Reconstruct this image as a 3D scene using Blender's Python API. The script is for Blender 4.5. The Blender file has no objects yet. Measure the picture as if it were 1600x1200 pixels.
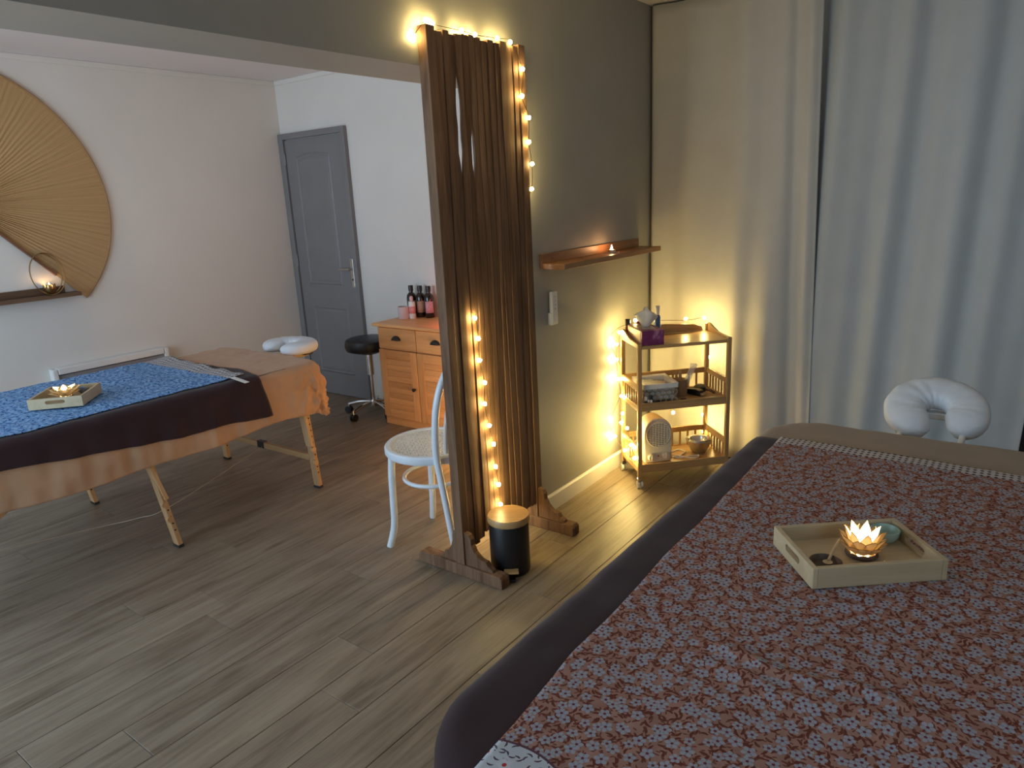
import bpy, math, random
from mathutils import Vector, Matrix, noise
random.seed(7)
S = bpy.context.scene
COL = S.collection
PI = math.pi

# ------------------------------------------------------------------ camera
def setup_camera():
    yaw, pit, rol = map(math.radians, (37.352, 14.842, -2.827))
    f = Vector((math.cos(yaw)*math.cos(pit), math.sin(yaw)*math.cos(pit), -math.sin(pit)))
    r = Vector((math.sin(yaw), -math.cos(yaw), 0)); u = r.cross(f)
    r2 = math.cos(rol)*r + math.sin(rol)*u
    u2 = -math.sin(rol)*r + math.cos(rol)*u
    cd = bpy.data.cameras.new('camera'); cd.sensor_width = 36; cd.lens = 1112.5*36/1600
    cd.clip_start = .02
    co = bpy.data.objects.new('camera', cd); COL.objects.link(co)
    m = Matrix((r2, u2, -f)).transposed().to_4x4(); m.translation = (0, 0, 1.52)
    co.matrix_world = m
    S.camera = co
setup_camera()

# ------------------------------------------------------------------ world, daylight, exposure
w = bpy.data.worlds.new('world'); S.world = w; w.use_nodes = True
w.node_tree.nodes['Background'].inputs[0].default_value = (.42, .60, .95, 1)
w.node_tree.nodes['Background'].inputs[1].default_value = .5

def area(name, loc, rot, sx, sy, power, col):
    l = bpy.data.lights.new(name, 'AREA'); l.shape = 'RECTANGLE'; l.size = sx; l.size_y = sy
    l.energy = power; l.color = col
    o = bpy.data.objects.new(name, l); COL.objects.link(o); o.location = loc; o.rotation_euler = rot
    return o
# dusk daylight coming in through the glazed doors in the side wall behind the viewer's left
area('daylight', (-1.44, 3.15, 1.15), (0, -PI/2, 0), 2.0, 2.5, 99, (.58, .79, 1.0))
area('daylight_rear', (-.35, -1.54, 1.55), (PI/2, 0, 0), 1.1, 1.0, 11, (.50, .74, 1.0))

S.view_settings.view_transform = 'Standard'; S.view_settings.look = 'None'
S.view_settings.gamma = 1; S.view_settings.use_curve_mapping = False
S.view_settings.exposure = 0.0
S.cycles.use_denoising = True
S.cycles.max_bounces = 7; S.cycles.diffuse_bounces = 4; S.cycles.sample_clamp_indirect = 4
S.cycles.caustics_reflective = False; S.cycles.caustics_refractive = False

# ------------------------------------------------------------------ node helpers
class NT:
    def __init__(s, name):
        s.m = bpy.data.materials.new(name); s.m.use_nodes = True
        s.t = s.m.node_tree; s.n = s.t.nodes; s.l = s.t.links
        s.b = s.n['Principled BSDF']; s.out = s.n['Material Output']
    def node(s, typ, **kw):
        n = s.n.new(typ)
        for k, v in kw.items(): setattr(n, k, v)
        return n
    def link(s, a, b): s.l.new(a, b)
    def put(s, sock, v):
        if isinstance(v, bpy.types.NodeSocket): s.link(v, sock)
        else: sock.default_value = v
    def math(s, op, a, b=None, c=None):
        n = s.node('ShaderNodeMath', operation=op); s.put(n.inputs[0], a)
        if b is not None: s.put(n.inputs[1], b)
        if c is not None: s.put(n.inputs[2], c)
        return n.outputs[0]
    def vmath(s, op, a, b=None):
        n = s.node('ShaderNodeVectorMath', operation=op); s.put(n.inputs[0], a)
        if b is not None: s.put(n.inputs[1], b)
        return n.outputs[0]
    def mix(s, f, a, b, blend='MIX'):
        n = s.node('ShaderNodeMix', data_type='RGBA', blend_type=blend)
        s.put(n.inputs[0], f)
        for i, v in ((6, a), (7, b)):
            s.put(n.inputs[i], v if isinstance(v, bpy.types.NodeSocket) else (*v, 1))
        return n.outputs[2]
    def ramp(s, f, stops):
        n = s.node('ShaderNodeValToRGB'); s.put(n.inputs[0], f); e = n.color_ramp.elements
        while len(e) < len(stops): e.new(.5)
        for el, (p, c) in zip(e, stops): el.position = p; el.color = (*c, 1)
        return n.outputs[0]
    def coord(s, which='Object', scale=(1, 1, 1), rnd=False):
        tc = s.node('ShaderNodeTexCoord'); mp = s.node('ShaderNodeMapping')
        mp.inputs['Scale'].default_value = scale
        s.link(tc.outputs[which], mp.inputs[0])
        if rnd:
            oi = s.node('ShaderNodeObjectInfo'); cx = s.node('ShaderNodeCombineXYZ')
            m_ = s.math('MULTIPLY', oi.outputs['Random'], 37.0)
            for i in range(3): s.link(m_, cx.inputs[i])
            s.link(cx.outputs[0], mp.inputs['Location'])
        return mp.outputs[0]
    def noise(s, vec, scale, detail=3, rough=.5, dist=0):
        n = s.node('ShaderNodeTexNoise'); s.link(vec, n.inputs['Vector'])
        n.inputs['Scale'].default_value = scale; n.inputs['Detail'].default_value = detail
        n.inputs['Roughness'].default_value = rough; n.inputs['Distortion'].default_value = dist
        return n.outputs[0]
    def bump(s, h, strength=.2, dist=.01):
        n = s.node('ShaderNodeBump'); n.inputs['Strength'].default_value = strength; n.inputs['Distance'].default_value = dist
        s.link(h, n.inputs['Height']); s.link(n.outputs[0], s.b.inputs['Normal'])
    def col(s, v): s.put(s.b.inputs['Base Color'], v if isinstance(v, bpy.types.NodeSocket) else (*v, 1))
    def set(s, **kw):
        for k, v in kw.items(): s.b.inputs[k.replace('_', ' ')].default_value = v

def plain(name, c, rough=.5, metal=0, var=.08, scale=18, bump=0, bscale=60, **kw):
    t = NT(name); v = t.coord('Object', rnd=True); n = t.noise(v, scale)
    lo = tuple(x*(1-var) for x in c); hi = tuple(min(1, x*(1+var)) for x in c)
    t.col(t.ramp(n, [(.3, lo), (.7, hi)])); t.set(Roughness=rough, Metallic=metal, **kw)
    if bump: t.bump(t.noise(v, bscale, 4), bump, .004)
    return t.m
def wood(name, c1, c2, axis=0, rough=.45, s=1.0, knots=False, contrast=(.35, .65)):
    t = NT(name); sc = [14*s, 14*s, 14*s]; sc[axis] = 1.1*s
    v = t.coord('Object', tuple(sc), rnd=True)
    a = t.noise(v, 1.6, 5, .6, .6); b = t.noise(v, 9, 3, .6)
    f = t.math('ADD', t.math('MULTIPLY', a, .72), t.math('MULTIPLY', b, .28))
    c = t.ramp(f, [(contrast[0], c1), (contrast[1], c2)])
    oi = t.node('ShaderNodeObjectInfo')
    k = t.math('ADD', t.math('MULTIPLY', oi.outputs['Random'], .28), .86)
    cx = t.node('ShaderNodeCombineXYZ')
    for i in range(3): t.link(k, cx.inputs[i])
    c = t.mix(1.0, c, cx.outputs[0], 'MULTIPLY')
    t.col(c); t.set(Roughness=rough); t.bump(f, .12, .003)
    return t.m
def emit(name, c, strength, base=(.9, .8, .6)):
    t = NT(name); t.col(base); t.b.inputs['Emission Color'].default_value = (*c, 1)
    t.b.inputs['Emission Strength'].default_value = strength
    return t.m

M = {}
M['wall_white'] = plain('paint_white', (.77, .72, .66), .75, var=.02, scale=3, bump=.05, bscale=120)
M['ceiling'] = plain('paint_ceiling', (.78, .74, .73), .8, var=.015, scale=3)
M['olive'] = plain('paint_olive', (.325, .318, .292), .55, var=.04, scale=4, bump=.05, bscale=120)
M['trim'] = plain('trim_white', (.78, .76, .72), .45, var=.02)
M['door'] = plain('door_grey', (.215, .205, .205), .5, var=.04, scale=6)
M['steel'] = plain('brushed_steel', (.62, .60, .56), .28, 1, var=.05)
M['chrome'] = plain('chrome', (.75, .75, .76), .12, 1, var=.02)
M['black_metal'] = plain('black_metal', (.012, .012, .013), .42, var=.1)
M['black_plastic'] = plain('black_plastic', (.01, .01, .011), .35, var=.1)
M['black_leather'] = plain('black_leather', (.012, .012, .014), .4, var=.2, bump=.15, bscale=250)
M['white_plastic'] = plain('white_plastic', (.80, .79, .76), .35, var=.02)
M['chair_white'] = plain('chair_paint', (.72, .77, .82), .35, var=.03)
M['cane'] = plain('cane', (.78, .77, .74), .6, var=.08, scale=60)
M['screen'] = wood('teak', (.115, .062, .036), (.265, .155, .092), 2, .68, .9)
M['screen'].node_tree.nodes['Principled BSDF'].inputs['Specular IOR Level'].default_value = .12
M['bamboo'] = wood('bamboo', (.50, .34, .17), (.66, .48, .27), 0, .4, 1.2)
M['bamboo_z'] = wood('bamboo_upright', (.40, .24, .10), (.56, .36, .17), 2, .38, 1.2)
M['bamboo_x'] = wood('bamboo_rail', (.40, .24, .10), (.56, .36, .17), 0, .38, 1.2)
M['bamboo_y'] = wood('bamboo_side', (.40, .24, .10), (.56, .36, .17), 1, .38, 1.2)
M['tray'] = wood('tray_bamboo', (.52, .40, .235), (.63, .50, .31), 0, .45, 1.1)
M['pine'] = wood('pine', (.64, .30, .105), (.82, .43, .17), 2, .42, 1.0)
M['pine_y'] = wood('pine_flat', (.64, .30, .105), (.82, .43, .17), 1, .42, 1.0)
M['beech'] = wood('beech', (.48, .27, .12), (.62, .38, .19), 2, .45, 1.1)
M['beech_y'] = wood('beech_bar', (.50, .28, .11), (.64, .39, .18), 1, .45, 1.1)
M['yellow_wood'] = wood('pine_yellow', (.62, .44, .10), (.75, .55, .17), 1, .45, 1.1)
M['shelf_wood'] = wood('shelf_oak', (.17, .075, .030), (.33, .16, .07), 0, .42, 1.1)
M['shelf_walnut'] = wood('shelf_walnut', (.085, .045, .026), (.18, .10, .06), 0, .45, 1.1)
M['lid_wood'] = wood('lid_bamboo', (.48, .27, .10), (.66, .42, .19), 0, .35, 1.1)
M['paper_white'] = plain('tissue', (.80, .80, .80), .8, var=.03)
M['white_cover'] = plain('white_cover', (.74, .77, .81), .55, var=.03, bump=.35, bscale=45)
M['gold'] = plain('gold_wire', (.45, .30, .13), .3, 1, var=.05)
M['glass_dark'] = plain('amber_glass', (.020, .009, .006), .12, var=.1, Coat_Weight=.3)
M['white_label'] = plain('paper_label', (.75, .70, .66), .6, var=.06, scale=90)
M['wax'] = plain('wax', (.70, .66, .64), .5, var=.03)
M['wire'] = plain('copper_wire', (.10, .07, .03), .4, .6, var=.05)
M['bulb'] = emit('bulb_glow', (1.0, .72, .24), 330.0)
M['bulb_dim'] = emit('bulb_glow_divider', (1.0, .74, .27), 190.0)
M['flame'] = emit('flame_glow', (1.0, .62, .28), 60.0)
M['flame_hot'] = emit('lotus_flame_glow', (1.0, .76, .42), 3600.0)
M['rubber'] = plain('rubber', (.02, .02, .02), .7)
M['ceramic'] = plain('green_ceramic', (.36, .50, .42), .3, var=.12, scale=60)
M['coconut'] = plain('coconut', (.13, .08, .05), .4, var=.3, scale=40)
M['basket_grey'] = plain('basket_fibre', (.36, .31, .25), .7, var=.2, scale=80)
M['cup_brown'] = plain('cup_cork', (.34, .25, .15), .7, var=.15, scale=120)
M['red_dot'] = plain('red_plastic', (.5, .02, .02), .3)
M['blue_plastic'] = plain('blue_plastic', (.06, .12, .32), .35)

def pane_mat():
    t = NT('window_glass'); t.col((.9, .95, 1)); t.set(Roughness=.02, Transmission_Weight=1.0, IOR=1.02); return t.m
M['glass'] = pane_mat()
def clear_mat():
    t = NT('clear_plastic'); t.col((.9, .9, .9)); t.set(Roughness=.08, Alpha=.35); return t.m
M['clear'] = clear_mat()

def plank_mat():
    t = NT('oak_laminate')
    v = t.coord('Object', (.9, 11, 1), rnd=True); v2 = t.coord('Object', (2.2, 5, 1), rnd=True)
    a = t.noise(v, 2.2, 6, .62, .9); b = t.noise(v2, 1.4, 3, .5, .3); fine = t.noise(t.coord('Object', (6, 160, 1), rnd=True), 1.0, 2)
    f = t.math('ADD', t.math('MULTIPLY', a, .55), t.math('ADD', t.math('MULTIPLY', b, .3), t.math('MULTIPLY', fine, .15)))
    c = t.ramp(f, [(.34, (.12, .084, .053)), (.46, (.215, .165, .115)), (.60, (.295, .235, .168))])
    vo = t.node('ShaderNodeTexVoronoi'); vo.inputs['Scale'].default_value = 1.0
    t.link(t.coord('Object', (1.6, 6.5, 1), rnd=True), vo.inputs['Vector'])
    kn = t.ramp(vo.outputs['Distance'], [(.03, (0, 0, 0)), (.13, (1, 1, 1))])
    c = t.mix(t.math('MULTIPLY', t.math('SUBTRACT', 1.0, kn), .55), c, (.085, .055, .032))
    oi = t.node('ShaderNodeObjectInfo'); k = t.math('ADD', t.math('MULTIPLY', oi.outputs['Random'], .16), .91)
    cx = t.node('ShaderNodeCombineXYZ')
    for i in range(3): t.link(k, cx.inputs[i])
    t.col(t.mix(1.0, c, cx.outputs[0], 'MULTIPLY')); t.set(Roughness=.40, Specular_IOR_Level=.4); t.bump(f, .06, .002)
    return t.m
M['plank'] = plank_mat()

def fabric(name, c, rough=.9, var=.08, trans=0.0, weave=900):
    t = NT(name); v = t.coord('Object')
    n = t.noise(v, 7, 4, .6); c_ = t.ramp(n, [(.3, tuple(x*(1-var) for x in c)), (.7, tuple(x*(1+var) for x in c))])
    t.col(c_); t.set(Roughness=rough, Sheen_Weight=.15, Specular_IOR_Level=.15)
    t.bump(t.noise(v, 240, 2), .12, .001)
    if trans:
        tr = t.node('ShaderNodeBsdfTranslucent'); t.link(c_, tr.inputs[0]); mx = t.node('ShaderNodeMixShader')
        mx.inputs[0].default_value = trans
        t.link(t.b.outputs[0], mx.inputs[1]); t.link(tr.outputs[0], mx.inputs[2]); t.link(mx.outputs[0], t.out.inputs[0])
    return t.m
M['curtain'] = fabric('linen_curtain', (.60, .585, .55), var=.03, trans=.12)
M['curtain_b'] = fabric('linen_curtain_cool_light', (.53, .56, .57), var=.03, trans=.12)  # same linen as the left panel, with cool light tinted into its colour
M['camel'] = fabric('camel_cotton', (.53, .315, .19), var=.07)
def creased(m):
    n = m.node_tree.nodes; l = m.node_tree.links; b = [x for x in n if x.type == 'BUMP'][0]
    tc = n.new('ShaderNodeTexCoord'); v = n.new('ShaderNodeTexNoise'); v.noise_type = 'RIDGED_MULTIFRACTAL'
    v.inputs['Scale'].default_value = 9; v.inputs['Detail'].default_value = 4; v.inputs['Distortion'].default_value = .8
    l.new(tc.outputs['Object'], v.inputs['Vector']); b2 = n.new('ShaderNodeBump'); b2.inputs['Strength'].default_value = .7; b2.inputs['Distance'].default_value = .008
    l.new(v.outputs[0], b2.inputs['Height']); l.new(b2.outputs[0], b.inputs['Normal'])
creased(M['camel'])
M['taupe'] = fabric('taupe_cotton', (.33, .255, .185), var=.06)
M['brown'] = fabric('brown_blanket', (.042, .021, .023), var=.15)

def capiz():
    t = NT('capiz_shell'); t.col((.85, .70, .48)); t.set(Roughness=.35)
    tr = t.node('ShaderNodeBsdfTranslucent'); tr.inputs[0].default_value = (.97, .84, .60, 1)
    mx = t.node('ShaderNodeMixShader'); mx.inputs[0].default_value = .75
    t.link(t.b.outputs[0], mx.inputs[1]); t.link(tr.outputs[0], mx.inputs[2]); t.link(mx.outputs[0], t.out.inputs[0])
    return t.m
M['capiz'] = capiz()

def cells(t, uv, scale, rnd=.9):
    """voronoi cells in cloth metres: local vector (in cell units) and the cell's random colour"""
    vo = t.node('ShaderNodeTexVoronoi', voronoi_dimensions='2D'); vo.inputs['Scale'].default_value = scale
    vo.inputs['Randomness'].default_value = rnd
    t.link(uv, vo.inputs['Vector'])
    loc = t.vmath('SUBTRACT', uv, vo.outputs['Position'])
    n = t.node('ShaderNodeVectorMath', operation='SCALE'); t.link(loc, n.inputs[0]); n.inputs['Scale'].default_value = scale
    sp = t.node('ShaderNodeSeparateXYZ'); t.link(n.outputs[0], sp.inputs[0])
    cs = t.node('ShaderNodeSeparateColor'); t.link(vo.outputs['Color'], cs.inputs[0])
    return sp.outputs[0], sp.outputs[1], cs.outputs[0], cs.outputs[1]
def flower_mask(t, uv, scale, size, petals=5, lobe=.22, rnd=.9):
    x, y, r1, r2 = cells(t, uv, scale, rnd)
    th = t.math('ADD', t.math('ARCTAN2', y, x), t.math('MULTIPLY', r1, 6.28))
    r = t.math('SQRT', t.math('ADD', t.math('MULTIPLY', x, x), t.math('MULTIPLY', y, y)))
    c = t.math('COSINE', t.math('MULTIPLY', th, float(petals)))
    pr = t.math('MULTIPLY', t.math('ADD', t.math('MULTIPLY', c, lobe), 1.0), t.math('ADD', t.math('MULTIPLY', r2, size*.35), size*.8))
    return t.math('LESS_THAN', r, pr), r, c
def leaf_mask(t, uv, scale, a, b, off=(0, 0, 0), curve=.8):
    uv = t.vmath('ADD', uv, off)
    x, y, r1, r2 = cells(t, uv, scale, 1.0)
    an = t.math('MULTIPLY', r1, 6.28); cs = t.math('COSINE', an); sn = t.math('SINE', an)
    px = t.math('ADD', t.math('MULTIPLY', x, cs), t.math('MULTIPLY', y, sn))
    py = t.math('SUBTRACT', t.math('MULTIPLY', y, cs), t.math('MULTIPLY', x, sn))
    py = t.math('SUBTRACT', py, t.math('MULTIPLY', t.math('MULTIPLY', px, px), curve))
    e = t.math('ADD', t.math('POWER', t.math('ABSOLUTE', t.math('DIVIDE', px, a)), 2.0), t.math('POWER', t.math('ABSOLUTE', t.math('DIVIDE', py, b)), 2.0))
    return t.math('LESS_THAN', e, 1.0)
def uvcoord(t):
    tc = t.node('ShaderNodeTexCoord'); return tc.outputs['UV']
def floral(u_far, u_near):
    """block print: white five-petal flowers and rust leaves on terracotta, patterned borders at the two ends"""
    t = NT('floral_cotton'); uv = uvcoord(t)
    base = t.ramp(t.noise(uv, 30, 2), [(.3, (.33, .175, .14)), (.7, (.42, .235, .185))])
    rust = (.155, .045, .030); white = (.37, .37, .415)
    l1 = leaf_mask(t, uv, 50, .46, .12); l2 = leaf_mask(t, uv, 60, .40, .13, (.013, .021, 0), -.7); l3 = leaf_mask(t, uv, 84, .34, .12, (.31, .17, 0), .4)
    c = t.mix(l1, base, rust); c = t.mix(l2, c, rust); c = t.mix(l3, c, (.20, .07, .045))
    fm, r, cc = flower_mask(t, uv, 40, .36, 5, .16)
    wv = t.mix(t.math('MULTIPLY', t.math('LESS_THAN', cc, -.55), .45), white, (.20, .16, .22))
    wv = t.mix(t.math('LESS_THAN', r, .10), wv, (.17, .04, .05))
    c = t.mix(fm, c, wv)
    sp = t.node('ShaderNodeSeparateXYZ'); t.link(uv, sp.inputs[0]); u, v = sp.outputs[0], sp.outputs[1]
    # far border: white scallops with dark buds
    k = 2*PI/.034
    pat = t.math('MULTIPLY', t.math('SINE', t.math('MULTIPLY', t.math('ADD', u, v), k)), t.math('SINE', t.math('MULTIPLY', t.math('SUBTRACT', u, v), k)))
    bc = t.mix(t.math('GREATER_THAN', pat, .38), (.52, .49, .48), (.09, .055, .06))
    c = t.mix(t.math('GREATER_THAN', u, u_far), c, bc)
    # near border: white with sprigs and small red flowers behind a wavy line
    line = t.math('ADD', u_near, t.math('MULTIPLY', t.math('SINE', t.math('MULTIPLY', v, 26.0)), .012))
    lv = leaf_mask(t, uv, 70, .42, .11, (.2, .3, 0)); sm, rr, _ = flower_mask(t, uv, 19, .2)
    nb = t.mix(lv, (.55, .58, .63), (.10, .07, .09)); nb = t.mix(sm, nb, (.62, .63, .68)); nb = t.mix(t.math('LESS_THAN', rr, .07), nb, (.45, .05, .04))
    c = t.mix(t.math('LESS_THAN', u, line), c, nb)
    d = t.math('ABSOLUTE', t.math('SUBTRACT', u, line))
    c = t.mix(t.math('LESS_THAN', d, .0022), c, (.12, .06, .08))
    t.col(c); t.set(Roughness=.9, Specular_IOR_Level=.15); t.bump(t.noise(uv, 700, 2), .1, .001)
    return t.m
def blueprint(u_far):
    t = NT('blue_block_print'); uv = uvcoord(t)
    base = t.ramp(t.noise(uv, 60, 3, .6), [(.32, (.12, .27, .53)), (.68, (.20, .38, .66))])
    l1 = leaf_mask(t, uv, 46, .42, .13); l2 = leaf_mask(t, uv, 52, .42, .12, (.02, .013, 0), -.6); l3 = leaf_mask(t, uv, 34, .36, .12, (.3, .1, 0))
    c = t.mix(l1, base, (.33, .50, .72)); c = t.mix(l2, c, (.07, .17, .40)); c = t.mix(l3, c, (.018, .05, .20))
    fm, r, cc = flower_mask(t, uv, 30, .2); c = t.mix(fm, c, (.33, .50, .72))
    sp = t.node('ShaderNodeSeparateXYZ'); t.link(uv, sp.inputs[0]); u, v = sp.outputs[0], sp.outputs[1]
    k = 2*PI/.05
    pat = t.math('MULTIPLY', t.math('SINE', t.math('MULTIPLY', t.math('ADD', u, v), k)), t.math('SINE', t.math('MULTIPLY', t.math('SUBTRACT', u, v), k)))
    bc = t.mix(t.math('GREATER_THAN', pat, .22), (.52, .50, .49), (.14, .15, .20))
    c = t.mix(t.math('GREATER_THAN', u, u_far), c, bc)
    t.col(c); t.set(Roughness=.9, Specular_IOR_Level=.15)
    return t.m

# ------------------------------------------------------------------ mesh helpers
class MB:
    def __init__(s): s.v = []; s.f = []; s.uv = None
    def add(s, vs, fs, m=None):
        o = len(s.v)
        s.v += [tuple(m @ Vector(p)) if m is not None else tuple(p) for p in vs]
        s.f += [tuple(i+o for i in f) for f in fs]; return s
    def box(s, x0, x1, y0, y1, z0, z1, m=None):
        vs = [(x0,y0,z0),(x1,y0,z0),(x1,y1,z0),(x0,y1,z0),(x0,y0,z1),(x1,y0,z1),(x1,y1,z1),(x0,y1,z1)]
        return s.add(vs, [(3,2,1,0),(4,5,6,7),(0,1,5,4),(1,2,6,5),(2,3,7,6),(3,0,4,7)], m)
    def cyl(s, a, b, r0, r1=None, n=16, cap=True):
        r1 = r0 if r1 is None else r1
        a = Vector(a); b = Vector(b); d = (b-a).normalized()
        t = Vector((0,0,1)) if abs(d.z) < .9 else Vector((1,0,0)); x = d.cross(t).normalized(); y = d.cross(x)
        vs = []
        for c, r in ((a, r0), (b, r1)):
            for i in range(n):
                q = 2*PI*i/n; vs.append(c + (x*math.cos(q) + y*math.sin(q))*r)
        fs = [(i, i+n, (i+1) % n + n, (i+1) % n) for i in range(n)]
        if cap: fs += [tuple(range(n)), tuple(range(2*n-1, n-1, -1))]
        return s.add(vs, fs)
    def bar(s, a, b, w, h, up=(0, 0, 1)):
        a = Vector(a); b = Vector(b); d = (b-a).normalized(); x = d.cross(Vector(up)).normalized(); y = x.cross(d)
        vs = [c + x*sx*w/2 + y*sy*h/2 for c in (a, b) for sx, sy in ((-1,-1),(1,-1),(1,1),(-1,1))]
        return s.add(vs, [(0,1,2,3),(7,6,5,4),(0,4,5,1),(1,5,6,2),(2,6,7,3),(3,7,4,0)])
    def tube(s, pts, r, n=8, closed=False, radii=None):
        pts = [Vector(p) for p in pts]; N = len(pts); vs = []; prev = None
        for i, p in enumerate(pts):
            if closed: d = pts[(i+1) % N] - pts[i-1]
            else: d = pts[min(i+1, N-1)] - pts[max(i-1, 0)]
            d.normalize()
            if prev is None:
                t = Vector((0,0,1)) if abs(d.z) < .9 else Vector((1,0,0)); x = d.cross(t).normalized()
            else:
                x = prev - d*prev.dot(d)
                x.normalize()
            prev = x; y = d.cross(x); rr = radii[i] if radii else r
            for k in range(n):
                q = 2*PI*k/n; vs.append(p + (x*math.cos(q) + y*math.sin(q))*rr)
        fs = []
        for i in range(N if closed else N-1):
            for k in range(n):
                a = i*n+k; b = i*n+(k+1) % n; c = ((i+1) % N)*n
                fs.append((a, b, c+(k+1) % n, c+k))
        if not closed: fs += [tuple(range(n-1, -1, -1)), tuple(range((N-1)*n, N*n))]
        return s.add(vs, fs)
    def lathe(s, prof, c=(0,0,0), n=24, cap=True):
        vs = []; P = len(prof)
        for i in range(n):
            q = 2*PI*i/n
            for r, z in prof: vs.append((c[0]+r*math.cos(q), c[1]+r*math.sin(q), c[2]+z))
        fs = []
        for i in range(n):
            j = (i+1) % n
            for k in range(P-1): fs.append((i*P+k, j*P+k, j*P+k+1, i*P+k+1))
        if cap:
            if prof[0][0] > 1e-6: fs.append(tuple(i*P for i in range(n-1, -1, -1)))
            if prof[-1][0] > 1e-6: fs.append(tuple(i*P+P-1 for i in range(n)))
        return s.add(vs, fs)
    def prism(s, poly, t0, t1, plane='yz', m=None):
        """polygon extruded along the remaining axis"""
        def P(a, b, t): return {'yz': (t, a, b), 'xz': (a, t, b), 'xy': (a, b, t)}[plane]
        n = len(poly); vs = [P(a, b, t0) for a, b in poly] + [P(a, b, t1) for a, b in poly]
        fs = [tuple(range(n-1, -1, -1)), tuple(range(n, 2*n))] + [(i, (i+1) % n, (i+1) % n+n, i+n) for i in range(n)]
        return s.add(vs, fs, m)
    def slot_panel(s, w, z0, z1, t, sw, sh, zc, m=None, k=6):
        """upright board along x with a rounded hand hole"""
        inner = []
        for cx, a0 in ((sw/2-sh/2, -PI/2), (-(sw/2-sh/2), PI/2)):
            for i in range(k+1): a = a0+PI*i/k; inner.append((cx+sh/2*math.cos(a), zc+sh/2*math.sin(a)))
        n = len(inner); outer = []
        for x, z in inner:
            dx, dz = x, z-zc; cands = []
            if abs(dx) > 1e-9: cands.append((w/2)/abs(dx))
            if dz > 1e-9: cands.append((z1-zc)/dz)
            if dz < -1e-9: cands.append((z0-zc)/dz)
            q = min(cands); outer.append((dx*q, zc+dz*q))
        for cx, cz in ((w/2, z1), (w/2, z0), (-w/2, z1), (-w/2, z0)):
            i = min(range(n), key=lambda i: (outer[i][0]-cx)**2+(outer[i][1]-cz)**2); outer[i] = (cx, cz)
        vs = []
        for y in (-t/2, t/2):
            vs += [(x, y, z) for x, z in outer] + [(x, y, z) for x, z in inner]
        fs = []
        for i in range(n):
            j = (i+1) % n
            fs += [(i, j, n+j, n+i), (2*n+i, 3*n+i, 3*n+j, 2*n+j), (i, 2*n+i, 2*n+j, j), (n+i, n+j, 3*n+j, 3*n+i)]
        return s.add(vs, fs, m)
    def build(s, name, mat, parent=None, smooth=False, bevel=0, solid=0, sub=0, segs=2):
        me = bpy.data.meshes.new(name); me.from_pydata(s.v, [], s.f); me.update()
        import bmesh
        bm = bmesh.new(); bm.from_mesh(me); bmesh.ops.recalc_face_normals(bm, faces=bm.faces); bm.to_mesh(me); bm.free()
        if s.uv:
            lay = me.uv_layers.new(name='UVMap')
            for lp in me.loops: lay.data[lp.index].uv = s.uv[lp.vertex_index]
        me.materials.append(M[mat] if isinstance(mat, str) else mat)
        o = bpy.data.objects.new(name, me); COL.objects.link(o)
        if parent is not None: o.parent = parent
        if smooth:
            me.polygons.foreach_set('use_smooth', [True]*len(me.polygons))
            if smooth != 'all':
                try: me.set_sharp_from_angle(angle=math.radians(38))
                except Exception: pass
        if bevel:
            b = o.modifiers.new('bevel', 'BEVEL'); b.width = bevel; b.segments = segs; b.limit_method = 'ANGLE'; b.angle_limit = math.radians(40)
        if solid:
            d = o.modifiers.new('solid', 'SOLIDIFY'); d.thickness = solid; d.offset = -1
        if sub:
            d = o.modifiers.new('sub', 'SUBSURF'); d.levels = sub; d.render_levels = sub
        return o
def tag(o, label, cat, group=None, kind=None):
    o['label'] = label; o['category'] = cat
    if group: o['group'] = group
    if kind: o['kind'] = kind
    return o
def thing(name, label, cat, loc=(0, 0, 0), rz=0, group=None):
    o = bpy.data.objects.new(name, None); COL.objects.link(o); o.empty_display_size = .05
    o.location = loc; o.rotation_euler = (0, 0, rz); return tag(o, label, cat, group)
def struct(o, label, cat='structure'):
    o['kind'] = 'structure'; o['label'] = label; o['category'] = cat; return o
def copy_tree(o, parent=None):
    c = o.copy(); COL.objects.link(c); c.parent = parent
    for ch in list(o.children): copy_tree(ch, c)
    return c
def box(name, mat, x0, x1, y0, y1, z0, z1, parent=None, bevel=.002):
    return MB().box(x0, x1, y0, y1, z0, z1).build(name, mat, parent, bevel=bevel)
def smoothpath(pts, n=8):
    """Catmull-Rom through the points"""
    P = [Vector(p) for p in pts]; out = []
    for i in range(len(P)-1):
        a, b, c, d = P[max(i-1, 0)], P[i], P[i+1], P[min(i+2, len(P)-1)]
        for k in range(n):
            t = k/n; out.append(.5*((2*b) + (c-a)*t + (2*a-5*b+4*c-d)*t*t + (3*b-a-3*c+d)*t**3))
    out.append(P[-1]); return out

# ------------------------------------------------------------------ the room
XL, XB, XR = -1.5, 3.661, 3.95          # window wall, door wall, curtain wall
YR, YC, YD, YA = -1.6, 1.847, 2.12, 4.953  # rear wall, partition front and back, fan wall
ZC, ZB = 2.45, 1.972                    # ceiling, underside of the beam
XE = 2.575                              # end of the partition

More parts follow.
